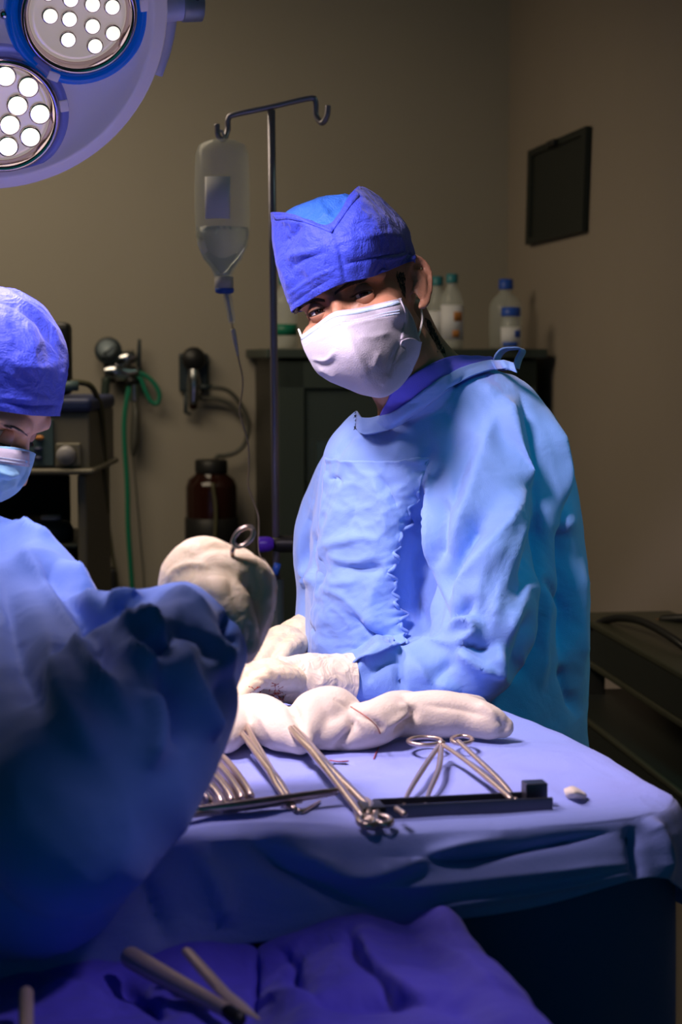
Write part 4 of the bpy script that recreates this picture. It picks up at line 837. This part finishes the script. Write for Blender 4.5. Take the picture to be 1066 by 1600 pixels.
# gauze scrap and twisted gauze
t = MB(); t.surf(pxpatch([[(882,1234,H(882,1234,TZ+.006).y),(896,1230,H(896,1230,TZ+.010).y),(914,1240,H(914,1240,TZ+.004).y)],[(884,1240,H(884,1240,TZ+.005).y),(898,1238,H(898,1238,TZ+.011).y),(916,1244,H(916,1244,TZ+.004).y)],[(888,1247,H(888,1247,TZ+.002).y),(902,1246,H(902,1246,TZ+.004).y),(912,1247,H(912,1247,TZ+.002).y)]]), 12, 16)
tag(t.build('gauze_scrap', 'gauze', None, solid=.002), 'small folded white gauze scrap alone near the right table corner', 'gauze')
mb = MB()
def gz(P, R_, **k): mb.tube([H(x, y, TZ+.022+dz) for x, y, dz in P], R_, n=28, ends='round', **k)
gz([(352,1150,0),(372,1128,.0),(405,1122,.004),(440,1140,.002),(470,1158,-.004)], [.018,.024,.026,.022,.014])
gz([(470,1150,0),(490,1125,.008),(520,1118,.010),(545,1120,.002)], [.014,.028,.030,.020])
gz([(500,1150,-.004),(545,1140,0),(590,1128,.006),(620,1112,.006),(650,1108,.002)], [.014,.022,.024,.022,.018])
gz([(590,1138,-.003),(620,1120,.004),(680,1116,.006),(730,1120,.004),(770,1130,.0),(786,1136,-.004)], [.018,.022,.025,.022,.018,.012])
gz([(640,1105,.004),(700,1102,.008),(745,1100,.004),(752,1100,.002)], [.012,.014,.010,.007])
me = fuse(mb, .0025, 4)
sculpt(me, [([(545,1110),(550,1135),(535,1160),(525,1175)], -.008, 7), ([(560,1115),(590,1130),(600,1145)], -.004, 4), ([(640,1100),(645,1120),(615,1145)], -.007, 6), ([(625,1098),(632,1115),(600,1140)], .004, 6), ([(770,1115),(790,1135),(780,1150)], -.005, 6), ([(745,1100),(765,1110),(785,1130)], .004, 5), ([(455,1100),(470,1130),(475,1165)], -.008, 7), ([(660,1100),(720,1108),(760,1120)], -.003, 6), ([(400,1110),(420,1140),(440,1170)], .003, 8), ([(520,1092),(548,1108),(570,1125)], -.002, 2)])
rumple(me, .0012, 26, 3); gzo = tag(link('gauze_roll', me, 'gauze'), 'thick twisted roll of white gauze along the back of the light blue cloth', 'gauze')
mb = MB(); mb.tube([H(548,1104,TZ+.05), H(575,1122,TZ+.045), H(592,1140,TZ+.03), H(594,1160,TZ+.004), H(584,1186,TZ+.003)], .0006, n=6, m=30); mb.tube([H(515,1188,TZ+.003), H(530,1190,TZ+.003), H(545,1189,TZ+.003)], .0007, n=6)
tag(mb.build('suture_thread', 'blood'), 'thin dark thread trailing off the twisted gauze onto the cloth', 'thread')
# forceps held in the assistant's glove, and one by the surgeon's glove
t = thing('forceps', W(385, 900, 1.47), 'steel forceps with one ring handle rising out of the assistant\'s raised glove', 'forceps')
cR = W(380, 839, 1.455); a1 = (W(396, 824, 1.455)-W(366, 852, 1.455)).normalized(); a2 = (W(390, 847, 1.455)-W(374, 830, 1.455)).normalized()
mb = MB(); mb.tube([cR+a1*.0105*math.cos(q_)+a2*.0062*math.sin(q_)+Vector((0, .001*math.cos(q_), 0)) for q_ in np.linspace(0, 2*PI, 32)], .0019, n=12, m=64); mb.build('finger_ring', 'steel', t)
mb = MB(); mb.tube([W(368, 850, 1.455), W(363, 868, 1.46), W(374, 900, 1.50), W(380, 960, 1.51), W(384, 1005, 1.52)], [.0018, .0020, .0024, .0024, .0012], n=10, m=40); mb.build('shank', 'steel', t)
mb = MB(); mb.tube([W(372, 866, 1.48), W(376, 910, 1.515), W(382, 960, 1.52), W(386, 1005, 1.52)], [.0018, .0024, .0024, .0012], n=10, m=40); mb.build('shank', 'steel', t)
t = thing('clamp_tip', W(390, 1088, 1.86), 'small steel clamp tip under the surgeon\'s bloodied glove', 'clamp')
mb = MB(); mb.tube([W(340, 1078, 1.84), W(375, 1084, 1.85), W(398, 1092, 1.86)], [.003, .003, .0015], n=10, ends='round'); mb.build('jaw', 'steel', t)
# tools on the purple-blue drape
t = thing('steel_rod', W(290, 1545, 1.25), 'thick bronze-toned steel rod lying diagonally on the purple-blue cloth', 'rod')
mb = MB(); mb.tube([W(205, 1496, 1.30), W(250, 1522, 1.26), W(362, 1583, 1.17)], [.0085, .0080, .0050], n=20, ends='round'); mb.build('shaft', 'bronze', t)
mb = MB(); mb.tube([W(358, 1581, 1.172), W(372, 1592, 1.165)], [.0055, .006], n=16, m=4, ends='round'); mb.build('black_tip', 'black', t)
t = thing('scalpel', W(350, 1540, 1.2), 'slim steel scalpel with bright blade beside the diagonal rod', 'scalpel')
mb = MB(); mb.tube([W(292, 1486, 1.28), W(320, 1518, 1.24), W(347, 1548, 1.20)], [.0045, .0050, .0050], n=14, flat=.6, ends='round'); mb.build('handle', 'bronze', t)
mb = MB(); mb.tube([W(345, 1546, 1.200), W(375, 1572, 1.175), W(404, 1592, 1.155)], [.0048, .0055, .0012], n=14, flat=.35, ends='round'); mb.build('blade', 'bronze', t)
mb = MB(); mb.tube([W(41, 1552, 1.18), W(41, 1580, 1.15), W(40, 1640, 1.10)], [.0052, .0052, .005], n=16, ends='round'); tag(mb.build('steel_rod', 'bronze'), 'short upright steel rod end at the bottom left corner', 'rod')
# ------------------------------------------------------------------ operating table with patient drape (mostly behind the sleeve)
ot = thing('operating_table', (-.55, 2.2, 0), 'draped operating table behind the sleeve where the gloved hands work', 'table')
mb = MB(); G = []
for i, yy in enumerate(np.linspace(2.0, 2.34, 16)):
    G.append([(xx, yy, 1.035+.045*math.sin(PI*i/15)**.7+.004*math.sin(xx*30+i)) for xx in np.linspace(-1.25, -.03, 60)])
G = [[(p[0], p[1]-.01, .6) for p in G[0]]]+G+[[(p[0], p[1]+.01, .6) for p in G[-1]]]
mb.grid(G); mb.build('surgical_drape', 'drape', ot, solid=.003)
mb = MB(); mb.box((-.64, 2.17, .93), (1.15, .30, .10)); mb.build('mattress', 'black', ot, bevel=.02)
mb = MB(); mb.box((-.64, 2.17, .45), (.30, .24, .86)); mb.box((-.64, 2.17, .05), (.8, .30, .10)); mb.build('column', 'steel', ot, bevel=.01)
# ------------------------------------------------------------------ IV stand and drip
iv = thing('drip_stand', W(428, 900, 2.75)*1, 'tall steel drip stand with a double hook top behind the surgeon', 'stand'); YV = 2.75
iv.location.z = 0
p0 = W(424, 172, YV); pb = W(432, 910, YV); base = Vector((pb.x, YV, .06))
mb = MB(); mb.tube([p0, pb], [.0062, .0062], n=16, m=4); mb.build('pole', 'pole', iv)
mb = MB(); mb.tube([W(432, 905, YV), base], [.0125, .0125], n=20, m=4); mb.build('lower_tube', 'plate', iv)
mb = MB(); mb.tube([W(339,194,YV-.02),W(341,212,YV-.02),W(350,217,YV-.01),W(356,203,YV),W(357,186,YV),W(368,179,YV),W(424,167,YV),W(482,154,YV),W(493,158,YV),W(494,180,YV),W(503,192,YV-.01),W(511,182,YV-.02),W(513,165,YV-.02)], .0045, n=12, m=120); mb.build('hook_bar', 'pole', iv)
mb = MB(); mb.tube([W(470, 850, YV), W(440, 850, YV), W(426, 850, YV)], [.014, .014, .012], n=18); mb.build('clamp', 'black', iv)
mb = MB(); mb.tube([W(428, 850, YV-.02), W(420, 850, YV-.02), W(405, 851, YV-.02)], [.008, .012, .013], n=18, ends='flat'); mb.build('clamp_knob', 'purpleknob', iv)
mb = MB(); mb.tube([W(430, 898, YV-.014), W(434, 880, YV-.014)], .006, n=12, m=3); mb.build('lock_tab', 'bcap', iv)
for k in range(5):
    a = k*2*PI/5+.3; mb = MB(); mb.tube([base+Vector((0, 0, .04)), base+Vector((.26*math.cos(a), .26*math.sin(a), -.005))], [.012, .009], n=12, m=3); lg = mb.build('leg', 'pole', iv)
    mb = MB(); mb.ell(base+Vector((.26*math.cos(a), .26*math.sin(a), -.035)), (.024, .012, .024), n=16); mb.build('caster', 'black', lg)
s_ = YV/FP
bt = thing('saline_bottle', W(348, 220, YV-.02), 'half-empty clear saline bottle hanging upside down on the drip stand hook', 'bottle'); YB = YV-.02
def bprof(cx, ys, rs, wall=True):
    c0 = W(cx, ys[0], YB); return c0, [(r*s_, W(cx, y, YB).z-c0.z) for y, r in zip(ys, rs)]
c0, pr_ = bprof(347, [216, 219, 226, 240, 300, 352, 385, 405, 420, 432, 440], [3, 22, 36, 42, 43, 43, 39, 30, 18, 13, 12])
mb = MB(); mb.lathe(pr_, Matrix.Translation(c0), 48); me = mb.mesh('b'); rumple(me, .002, 14, 2); link('bottle_wall', me, 'plastic', bt)
c1, pr2 = bprof(347, [354, 356, 370, 385, 405, 420, 431], [1, 40.5, 40, 36.5, 27.5, 16, 10.5]); mb = MB(); mb.lathe(pr2, Matrix.Translation(c1), 48); mb.build('saline', 'liquid', bt)
mb = MB(); G = [[tuple(W(347, y, YB)+Vector((44*s_*math.sin(a), -44*s_*math.cos(a), 0))) for a in np.linspace(-.55, .35, 12)] for y in (280, 345)]; mb.grid(G); mb.build('label', 'label', bt, solid=.0006)
c2, pr3 = bprof(350, [431, 433, 450, 452], [10, 14.5, 14.5, 12]); mb = MB(); mb.lathe(pr3, Matrix.Translation(c2), 28); cp_ = mb.build('cap', 'white', bt)
c3, pr4 = bprof(351, [449, 451, 457, 459], [12, 15, 14, 9]); mb = MB(); mb.lathe(pr4, Matrix.Translation(c3), 28); mb.build('cap_seal', 'bcap', cp_)
mb = MB(); mb.tube([W(345, 220, YB), W(340, 212, YB), W(346, 204, YB), W(350, 213, YB), W(347, 220, YB)], .0018, n=8); mb.build('hanger_loop', 'white', bt)
dl = thing('drip_line', W(360, 480, YB), 'thin clear drip line with chamber trailing down from the saline bottle', 'tube')
mb = MB(); mb.tube([W(354, 458, YB), W(356, 466, YB), W(362, 500, YB)], [.0055, .0072, .0060], n=16, ends='round'); mb.build('drip_chamber', 'plastic', dl)
mb = MB(); mb.tube([W(354, 458, YB), W(358, 480, YB), W(362, 502, YB)], [.003, .0026, .003], n=10); mb.build('chamber_spike', 'white', dl)
mb = MB(); mb.tube([W(364, 514, YB), W(367, 530, YB), W(372, 556, YB)], [.0055, .0055, .0030], n=12, flat=.7); mb.build('roller_clamp', 'white', dl)
mb = MB(); mb.tube([W(x, y, YB) for x, y in ((362,500),(364,514),(372,556),(379,590),(378,615),(374,640),(380,665),(388,695),(389,730),(388,758),(397,785),(404,810),(404,850),(407,870),(418,890),(415,1000))], .0015, n=8, m=140); mb.build('tubing', 'tube', dl)
# ------------------------------------------------------------------ cabinet in the back corner
YC = 3.95
cf = W(432, 548, YC)                        # front-left top edge
cu_, cv = cf.dot(U), cf.dot(VV)
rp = W(841, 548, YC); o, d = ray(841, 552); tt_ = (cu_-o.dot(U))/d.dot(U); cv2 = (o+d*tt_).dot(VV)
ctop = W(432, 545, YC).z; cd = ub-.01-cu_
cb_ = thing('glass_door_cabinet', UVZ(cu_+cd/2, (cv+cv2)/2, 0), 'dark green-grey metal cabinet with glass doors behind the surgeon', 'cabinet')
def ubx(name, u, v, z, m, parent, bevel=.002):
    mb = MB(); mb.box(UVZ((u[0]+u[1])/2, (v[0]+v[1])/2, (z[0]+z[1])/2), (v[1]-v[0], u[1]-u[0], z[1]-z[0]), TH); return mb.build(name, m, parent, smooth=False, bevel=bevel)
mb = MB()
def bx(u, v, z, mi=0): mb.box(UVZ((u[0]+u[1])/2, (v[0]+v[1])/2, (z[0]+z[1])/2), (v[1]-v[0], u[1]-u[0], z[1]-z[0]), TH, mi=mi)
z1 = ctop-.022
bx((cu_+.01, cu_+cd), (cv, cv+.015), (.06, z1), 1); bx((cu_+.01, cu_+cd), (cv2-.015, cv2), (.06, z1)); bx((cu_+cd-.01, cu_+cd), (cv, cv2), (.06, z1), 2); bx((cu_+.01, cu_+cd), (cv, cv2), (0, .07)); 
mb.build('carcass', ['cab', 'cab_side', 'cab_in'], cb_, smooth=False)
ubx('top_slab', (cu_-.015, cu_+cd), (cv-.025, cv2+.02), (z1, ctop), 'cab', cb_, .004)
for zz in (.45, .82, 1.16): ubx('shelf', (cu_+.05, cu_+cd-.01), (cv+.015, cv2-.015), (zz, zz+.012), 'cab', cb_)
vm = (cv+cv2)/2
for (a_, b_) in ((cv+.003, vm-.003), (vm+.003, cv2-.003)):
    mb = MB(); fw = .062
    bx((cu_-.006, cu_+.012), (a_, a_+fw), (.09, z1-.006)); bx((cu_-.006, cu_+.012), (b_-fw, b_), (.09, z1-.006)); bx((cu_-.006, cu_+.012), (a_, b_), (z1-.07, z1-.006)); bx((cu_-.006, cu_+.012), (a_, b_), (.09, .15))
    dr = mb.build('door', 'cab', cb_, smooth=False, bevel=.003)
    mb = MB(); bx((cu_+.001, cu_+.004), (a_+fw-.004, b_-fw+.004), (.15, z1-.07)); mb.build('pane', 'glass', dr, smooth=False)
    mb = MB(); hx = b_-.02 if a_ < vm-.1 else a_+.02; mb.tube([UVZ(cu_-.018, hx, .9), UVZ(cu_-.018, hx, 1.0)], .005, m=3); mb.build('handle', 'chrome', dr)
def bottle(x, ybot, ytop, r_px, Y, name, label, capm, lab=None, group=None, neck=.42, cap_h=14, cap_w=None, z=None, labr=(.35, .75), lab2=None):
    p = W(x, ybot, Y); 
    if z is not None: p.z = z
    s = Y/FP; Hh = W(x, ytop, Y).z-p.z; r = r_px*s; ch = cap_h*s; nr_ = (cap_w or r_px*neck)*s
    t = thing(name, p, label, 'bottle', group); Mx = Matrix.Translation(p)
    mb = MB(); mb.lathe([(r*.8, 0), (r*.97, .003), (r, .01), (r, (Hh-ch)*.70), (r*.85, (Hh-ch)*.82), (nr_*.9, (Hh-ch)*.95), (nr_*.85, Hh-ch*.6)], Mx, 36); b = mb.build('bottle_wall', 'plastic', t)
    mb = MB(); mb.lathe([(nr_, Hh-ch), (nr_*1.02, Hh-ch*.9), (nr_, Hh-.001), (nr_*.85, Hh)], Mx, 28); mb.build('cap', capm, t)
    if lab:
        mb = MB(); hh = (Hh-ch)*.7; mb.grid([[tuple(p+Vector((r*1.01*math.sin(a), -r*1.01*math.cos(a), q*hh))) for a in np.linspace(-1.3, 1.3, 16)] for q in labr]); lo_ = mb.build('label', lab, t, solid=.0006)
        if lab2:
            for q0, q1, a0, a1 in lab2:
                mb = MB(); mb.grid([[tuple(p+Vector((r*1.03*math.sin(a), -r*1.03*math.cos(a), q*hh))) for a in np.linspace(a0, a1, 8)] for q in (q0, q1)]); mb.build('print', 'bcap' if capm == 'bcap' else 'orange', lo_, solid=.0006)
    return t
bottle(683, 546, 432, 17, 4.16, 'plastic_bottle', 'clear bottle with teal cap behind the ear, rear one of the pair', 'tcap', 'label', cap_w=9, z=ctop, labr=(.3, .85))
bottle(706, 546, 428, 18, 4.05, 'plastic_bottle', 'clear bottle with teal cap and orange-marked label next to the surgeon\'s ear', 'tcap', 'label', cap_w=9, z=ctop, labr=(.2, .95), lab2=[(.6, .8, .1, .9), (.25, .4, 0, .6)])
bottle(790, 546, 436, 26, 4.20, 'plastic_bottle', 'large clear bottle with blue cap on the cabinet\'s right end', 'bcap', cap_w=11, z=ctop, cap_h=16)
bottle(798, 546, 480, 16, 4.03, 'plastic_bottle', 'small bottle with wide blue cap in front of the large clear bottle', 'bcap', 'label', cap_w=15, cap_h=14, z=ctop, labr=(.1, .95), lab2=[(.1, .3, -.9, .6), (.5, .8, .3, 1.0)])
bottle(445, 546, 430, 20, 4.2, 'plastic_bottle', 'greenish bottle on the cabinet\'s left end behind the drip stand', 'tcap', 'green', cap_w=9, z=ctop, labr=(.3, .55))
for k, (x, y, c) in enumerate(((500, 640, 'teal'), (520, 700, 'x'))):
    p = UVZ(cu_+.2, cv+.16+k*.1, (1.172, .832)[k]); t = thing('storage_box', p, ('pale teal box on the upper shelf inside the glass cabinet', 'grey box on the middle shelf inside the glass cabinet')[k], 'box'); mb = MB(); mb.box(p+Vector((0, 0, .06)), (.09, .1, .12), TH); mb.build('carton', 'tcap' if k == 0 else 'cab', t, smooth=False, bevel=.003)
# ------------------------------------------------------------------ wall fittings
def wp(x, y, off): return wallpt(x, y, off)
g = thing('oxygen_regulator', wp(190, 575, .03), 'chrome oxygen regulator with round pressure gauge on the back wall', 'regulator')
nW = -U; gm = nW.to_track_quat('Z', 'Y').to_matrix().to_4x4()
def disc(p, prof, n=32): m_ = gm.copy(); m_.translation = p; mb = MB(); mb.lathe(prof, m_, n); return mb
rr = 4.5/FP
disc(wp(169, 548, .06), [(19*rr, -.02), (20*rr, .0), (20*rr, .010), (17*rr, .012)]).build('gauge_case', 'plate', g)
disc(wp(169, 548, .0735), [(16*rr, 0), (0, .001)]).build('gauge_dial', 'gauge', g)
mb = MB(); p = wp(169, 548, .078); mb.tube([p+VV*-.012+Vector((0, 0, -.008)), p+VV*.014+Vector((0, 0, .010))], [.002, .001], m=3, n=6); mb.build('needle', 'black', g)
mb = MB(); mb.tube([wp(162, 582, .05), wp(178, 580, .05), wp(200, 582, .05), wp(216, 580, .05)], [.018, .024, .020, .014], n=20); mb.build('valve_body', 'chrome', g)
mb = MB(); mb.tube([wp(178, 566, .055), wp(195, 560, .055), wp(212, 556, .055)], [.012, .020, .017], n=18); mb.build('upper_valve', 'chrome', g)
mb = MB(); mb.tube([wp(170, 568, .05), wp(174, 598, .05)], [.016, .014], n=14, m=3); mb.tube([wp(190, 600, .04), wp(190, 570, .0)], .012, m=3); mb.tube([wp(205, 600, .05), wp(205, 590, .05)], .016, m=3); mb.build('fitting', 'black', g)
mb = MB(); mb.tube([wp(210, 600, .05), wp(210, 625, .05)], [.008, .010], m=4, n=14, ends='round'); mb.build('flow_tube', 'chrome', g)
mb = MB(); mb.tube([wp(218, 530, .04), wp(217, 560, .04), wp(216, 600, .04)], [.004, .006, .005], n=10); mb.build('needle_tube', 'plate', g)
mb = MB(); mb.tube([wp(210, 628, .05), wp(212, 650, .05), wp(210, 690, .05), wp(208, 712, .05)], [.008, .022, .024, .01], n=18, flat=.5); tag(mb.build('breathing_bag', 'greyhose'), 'limp grey translucent bag hanging under the oxygen regulator', 'bag')
mb = MB(); mb.tube([wp(x, y, .045) for x, y in ((204,595),(198,625),(194,660),(195,700),(199,760),(200,820),(204,880),(207,930),(203,960),(200,1050))], .0065, n=10, m=80); tag(mb.build('green_oxygen_tube', 'green'), 'long green oxygen tube hanging straight down from the regulator', 'tube')
mb = MB(); mb.tube([wp(x, y, .05) for x, y in ((214,582),(226,586),(240,598),(249,615),(246,630),(237,628),(228,612),(220,592),(212,590))], .006, n=10, m=80); tag(mb.build('green_tube_loop', 'green'), 'short green tube looped to the right of the regulator', 'tube')
mb = MB(); mb.tube([wp(x, y, .04) for x, y in ((208,712),(214,780),(220,850),(226,930),(228,1100))], .002, n=8, m=50); tag(mb.build('thin_grey_tube', 'greyhose'), 'thin grey line hanging right of the green oxygen tube', 'tube')
mb = MB(); mb.tube([wp(x, y, .06) for x, y in ((166,590),(162,640),(160,720),(163,800),(165,880),(160,960),(160,1060))], .011, n=12, m=60); tag(mb.build('black_hose', 'hose'), 'thick black hose hanging from the regulator beside the machine', 'hose')
mb = MB(); mb.tube([wp(x, y, .04) for x, y in ((168,810),(175,860),(185,930),(192,1060))], .0045, n=10, m=40); tag(mb.build('olive_hose', 'olive'), 'slim olive hose falling right of the thick black hose', 'hose')
mb = MB(); p = wp(160, 925, .07); mb.box(p, (.07, .06, .12), TH); mb.tube([p+VV*.03, p+VV*.06], .01, m=3); tag(mb.build('hose_connector', 'black', bevel=.006), 'black hose connector block low on the thick black hose', 'connector')
g = thing('suction_regulator', wp(302, 580, .02), 'wall suction regulator with black knob on a dark plate', 'regulator')
mb = MB(); a_, b_ = wp(279, 552, .0), wp(325, 612, 0); mb.box((a_+b_)/2+nW*.012, ((b_-a_).dot(VV), .02, a_.z-b_.z), TH); mb.build('back_plate', 'plate', g, smooth=False, bevel=.006)
disc(wp(302, 561, .03), [(17*rr, 0), (18*rr, .02), (15*rr, .03), (0, .032)]).build('knob', 'black', g)
mb = MB(); mb.tube([wp(302, 575, .05), wp(303, 600, .05), wp(302, 632, .05)], [.010, .017, .014], n=18); mb.build('flow_tube', 'chrome', g)
mb = MB(); mb.tube([wp(302, 618, .05), wp(302, 634, .05)], [.015, .011], m=4, ends='round'); mb.build('bowl', 'brown', g)
mb = MB(); mb.tube([wp(310, 605, .05), wp(333, 604, .05)], [.007, .005], m=3); mb.tube([wp(290, 612, .03), wp(290, 645, .03), wp(298, 647, .03)], .005, smooth=False); mb.build('outlet', 'plate', g)
mb = MB(); mb.tube([wp(x, y, .05) for x, y in ((330,605),(355,610),(375,630),(388,660),(384,690),(370,706),(352,712),(340,713),(336,722),(334,740),(338,760))], .006, n=10, m=80); tag(mb.build('suction_hose', 'greyhose'), 'grey suction hose curving from the wall regulator into the brown jar', 'hose')
mb = MB(); mb.tube([wp(x, y, .035) for x, y in ((312,622),(340,624),(362,634),(378,652))], .006, n=10, m=40); tag(mb.build('grey_wall_hose', 'greyhose'), 'second short grey hose under the suction hose on the wall', 'hose')
jp = wp(331, 852, .10); jt = wp(331, 718, .10); hj = jt.z-jp.z; rj = 39*4.4/FP
j = thing('suction_jar', jp, 'dark brown suction jar with black lid on the back wall', 'jar')
mb = MB(); mb.lathe([(rj*.95, 0), (rj, .01), (rj, hj*.68), (rj*.9, hj*.77), (rj*.6, hj*.84), (rj*.6, hj*.88)], Matrix.Translation(jp), 48); mb.build('jar_body', 'brown', j)
mb = MB(); mb.lathe([(rj*.62, hj*.84), (rj*.64, hj*.86), (rj*.64, hj*.98), (rj*.58, hj)], Matrix.Translation(jp), 40); mb.build('lid', 'black', j)
mb = MB(); mb.lathe([(rj*1.02, 0), (rj*1.05, .005), (rj*1.05, hj*.35), (rj*1.02, hj*.36)], Matrix.Translation(jp-Vector((0, 0, .006))), 48); mb.box(jp+Vector((0, 0, .04))-nW*.07, (.05, .06, .05), TH); mb.build('wall_holder', 'black', j)
mb = MB(); mb.tube([jp+Vector((.008, -rj*1.03, hj*.75)), jp+Vector((.016, -rj*1.08, hj*.4)), jp+Vector((.010, -rj*1.1, -.02))], .0045, n=10); mb.build('side_tube', 'olive', j)
# ------------------------------------------------------------------ anaesthesia machine
AY = 3.3
am = thing('anaesthesia_machine', Vector((W(60, 900, AY+.2).x, AY+.2, 0)), 'cream and navy anaesthesia machine behind the assistant at the left', 'machine')
def pbox(name, x0, x1, y0, y1, Ya, Yb, m, parent=am, bevel=.005):
    a_, b_ = W(x0, y0, Ya), W(x1, y1, Ya); mb = MB(); mb.box(((a_.x+b_.x)/2, (Ya+Yb)/2, (a_.z+b_.z)/2), (b_.x-a_.x, Yb-Ya, a_.z-b_.z)); return mb.build(name, m, parent, smooth=False, bevel=bevel)
pbox('housing', -120, 141, 644, 738, AY, AY+.35, 'cream'); pbox('top_box', -120, 143, 622, 645, AY-.01, AY+.34, 'navy', bevel=.01)
pbox('work_surface', -120, 146, 733, 742, AY-.03, AY+.35, 'cream')
pn = pbox('control_panel', -40, 84, 655, 728, AY-.008, AY, 'panel', bevel=.002)
kp = pbox('knob_plate', 86, 127, 692, 730, AY-.012, AY, 'cream')
c_ = W(104, 711, AY-.012); mb = MB(); mb.lathe([(.019, 0), (.018, .014), (.012, .020), (0, .021)], Matrix.Translation(c_) @ Matrix.Rotation(PI/2, 4, 'X'), 28); mb.build('dial_knob', 'knob', kp)
for x, y, m_ in ((60, 702, 'navy'), (60, 716, 'navy'), (62, 684, 'orange')):
    c_ = W(x, y, AY-.008); mb = MB(); mb.lathe([(.009, 0), (.008, .006), (0, .007)], Matrix.Translation(c_) @ Matrix.Rotation(PI/2, 4, 'X') @ Matrix.Scale(.55, 4, (0, 1, 0)), 20); mb.build('button', m_, pn)
pbox('side_post', 120, 146, 742, 1560, AY, AY+.34, 'cream'); pbox('back_panel', -120, 120, 742, 1560, AY+.33, AY+.35, 'cab_in'); pbox('lower_shelf', -120, 122, 850, 858, AY+.02, AY+.33, 'cab'); pbox('lower_drawer', -120, 120, 862, 1540, AY+.01, AY+.32, 'cab_side')
mb = MB(); mb.tube([W(100, 598, AY+.05), W(118, 597, AY+.05), W(140, 602, AY+.07), W(152, 622, AY+.1), W(160, 660, AY+.15), W(166, 800, AY+.3)], .006, n=10, m=50); mb.build('power_cable', 'olive', am)
mb = MB(); mb.tube([W(88, 604, AY+.02), W(122, 603, AY+.02)], .010, n=12, m=3); mb.build('cable_plug', 'panel', am)
pbox('mounting_post', 40, 70, 560, 625, AY+.1, AY+.14, 'black')
mo = thing('monitor', W(30, 622, AY+.1), 'black monitor standing on the machine, behind the assistant\'s cap', 'monitor')
pbox('screen_housing', -90, 109, 503, 618, AY+.03, AY+.08, 'black', mo, .012); pbox('screen', -84, 96, 512, 608, AY+.026, AY+.031, 'navy', mo, .001)
vp = thing('vaporizer', W(82, 850, AY+.1), 'squat grey vaporizer jar on the machine\'s lower shelf', 'vaporizer')
p = W(80, 850, AY+.12); mb = MB(); mb.lathe([(.045, 0), (.046, .03), (.038, .045), (.018, .05)], Matrix.Translation(p), 28); mb.build('body', 'cab', vp)
mb = MB(); mb.lathe([(.020, .048), (.020, .058), (0, .060)], Matrix.Translation(p), 24); mb.build('lid', 'white', vp)
pbox('carry_case', 10, 60, 812, 850, AY+.15, AY+.3, 'black', None, .006); o = bpy.context.scene.objects['carry_case']; tag(o, 'small black case beside the vaporizer on the lower shelf', 'case')
# ------------------------------------------------------------------ cart by the right wall
ct = thing('equipment_cart', H(1080, 1100, 0), 'dull metal shelf cart standing along the right wall', 'cart')
ca_ = W(919, 984, 3.15); cb2 = W(1066, 1034, 2.62); dv = (cb2-ca_); dv.z = 0; Lc_ = dv.length+.6; dv.normalize(); nv = Vector((-dv.y, dv.x, 0))
if nv.x < 0: nv = -nv
Rc = Matrix((dv, nv, Vector((0, 0, 1)))).transposed(); st = Vector((ca_.x, ca_.y, 0))-dv*.10
zt = (ca_.z+cb2.z)/2
def cbox(name, l0, l1, n0, n1, za, zb, m, parent=ct): 
    mb = MB(); mb.box(st+dv*(l0+l1)/2+nv*(n0+n1)/2+Vector((0, 0, (za+zb)/2)), (l1-l0, n1-n0, zb-za), R=Rc); return mb.build(name, m, parent, smooth=False, bevel=.004)
s3 = 2.9/FP
cbox('top_shelf', 0, Lc_, 0, .30, zt-.012, zt, 'cart'); cbox('apron', .02, Lc_, .004, .02, zt-.078, zt-.010, 'cartd'); cbox('lower_lip', 0, Lc_, 0, .02, zt-.088, zt-.076, 'cart')
cbox('post', .0, .05, .0, .05, 0.02, zt-.012, 'cart'); cbox('post', Lc_-.05, Lc_, .0, .05, 0.02, zt-.012, 'cart'); cbox('lower_shelf', 0, Lc_, -.05, .30, zt-.215, zt-.15, 'cartd'); cbox('shelf_edge', 0, Lc_, -.055, -.045, zt-.155, zt-.145, 'cart'); cbox('rear_panel', 0, Lc_, .29, .30, .05, zt-.02, 'cab_in')
mb = MB(); mb.tube([W(925, 982, 3.14), W(945, 970, 3.12), W(975, 966, 3.05), W(1010, 974, 2.95), W(1066, 1008, 2.8), W(1120, 1060, 2.75)], .007, n=12, m=60); tag(mb.build('black_cable', 'black'), 'thick black cable arching over the cart top by the right wall', 'cable')
t = thing('probe', W(1000, 970, 3.2), 'orange-brown probe with black grip lying at the back of the cart top', 'probe')
mb = MB(); mb.tube([W(930, 984, 3.26), W(1040, 969, 3.15)], .005, n=10, m=3); mb.build('shaft', 'wood', t); mb = MB(); mb.tube([W(1038, 969, 3.15), W(1090, 966, 3.1)], .010, n=12, m=3, ends='round'); mb.build('grip', 'black', t)
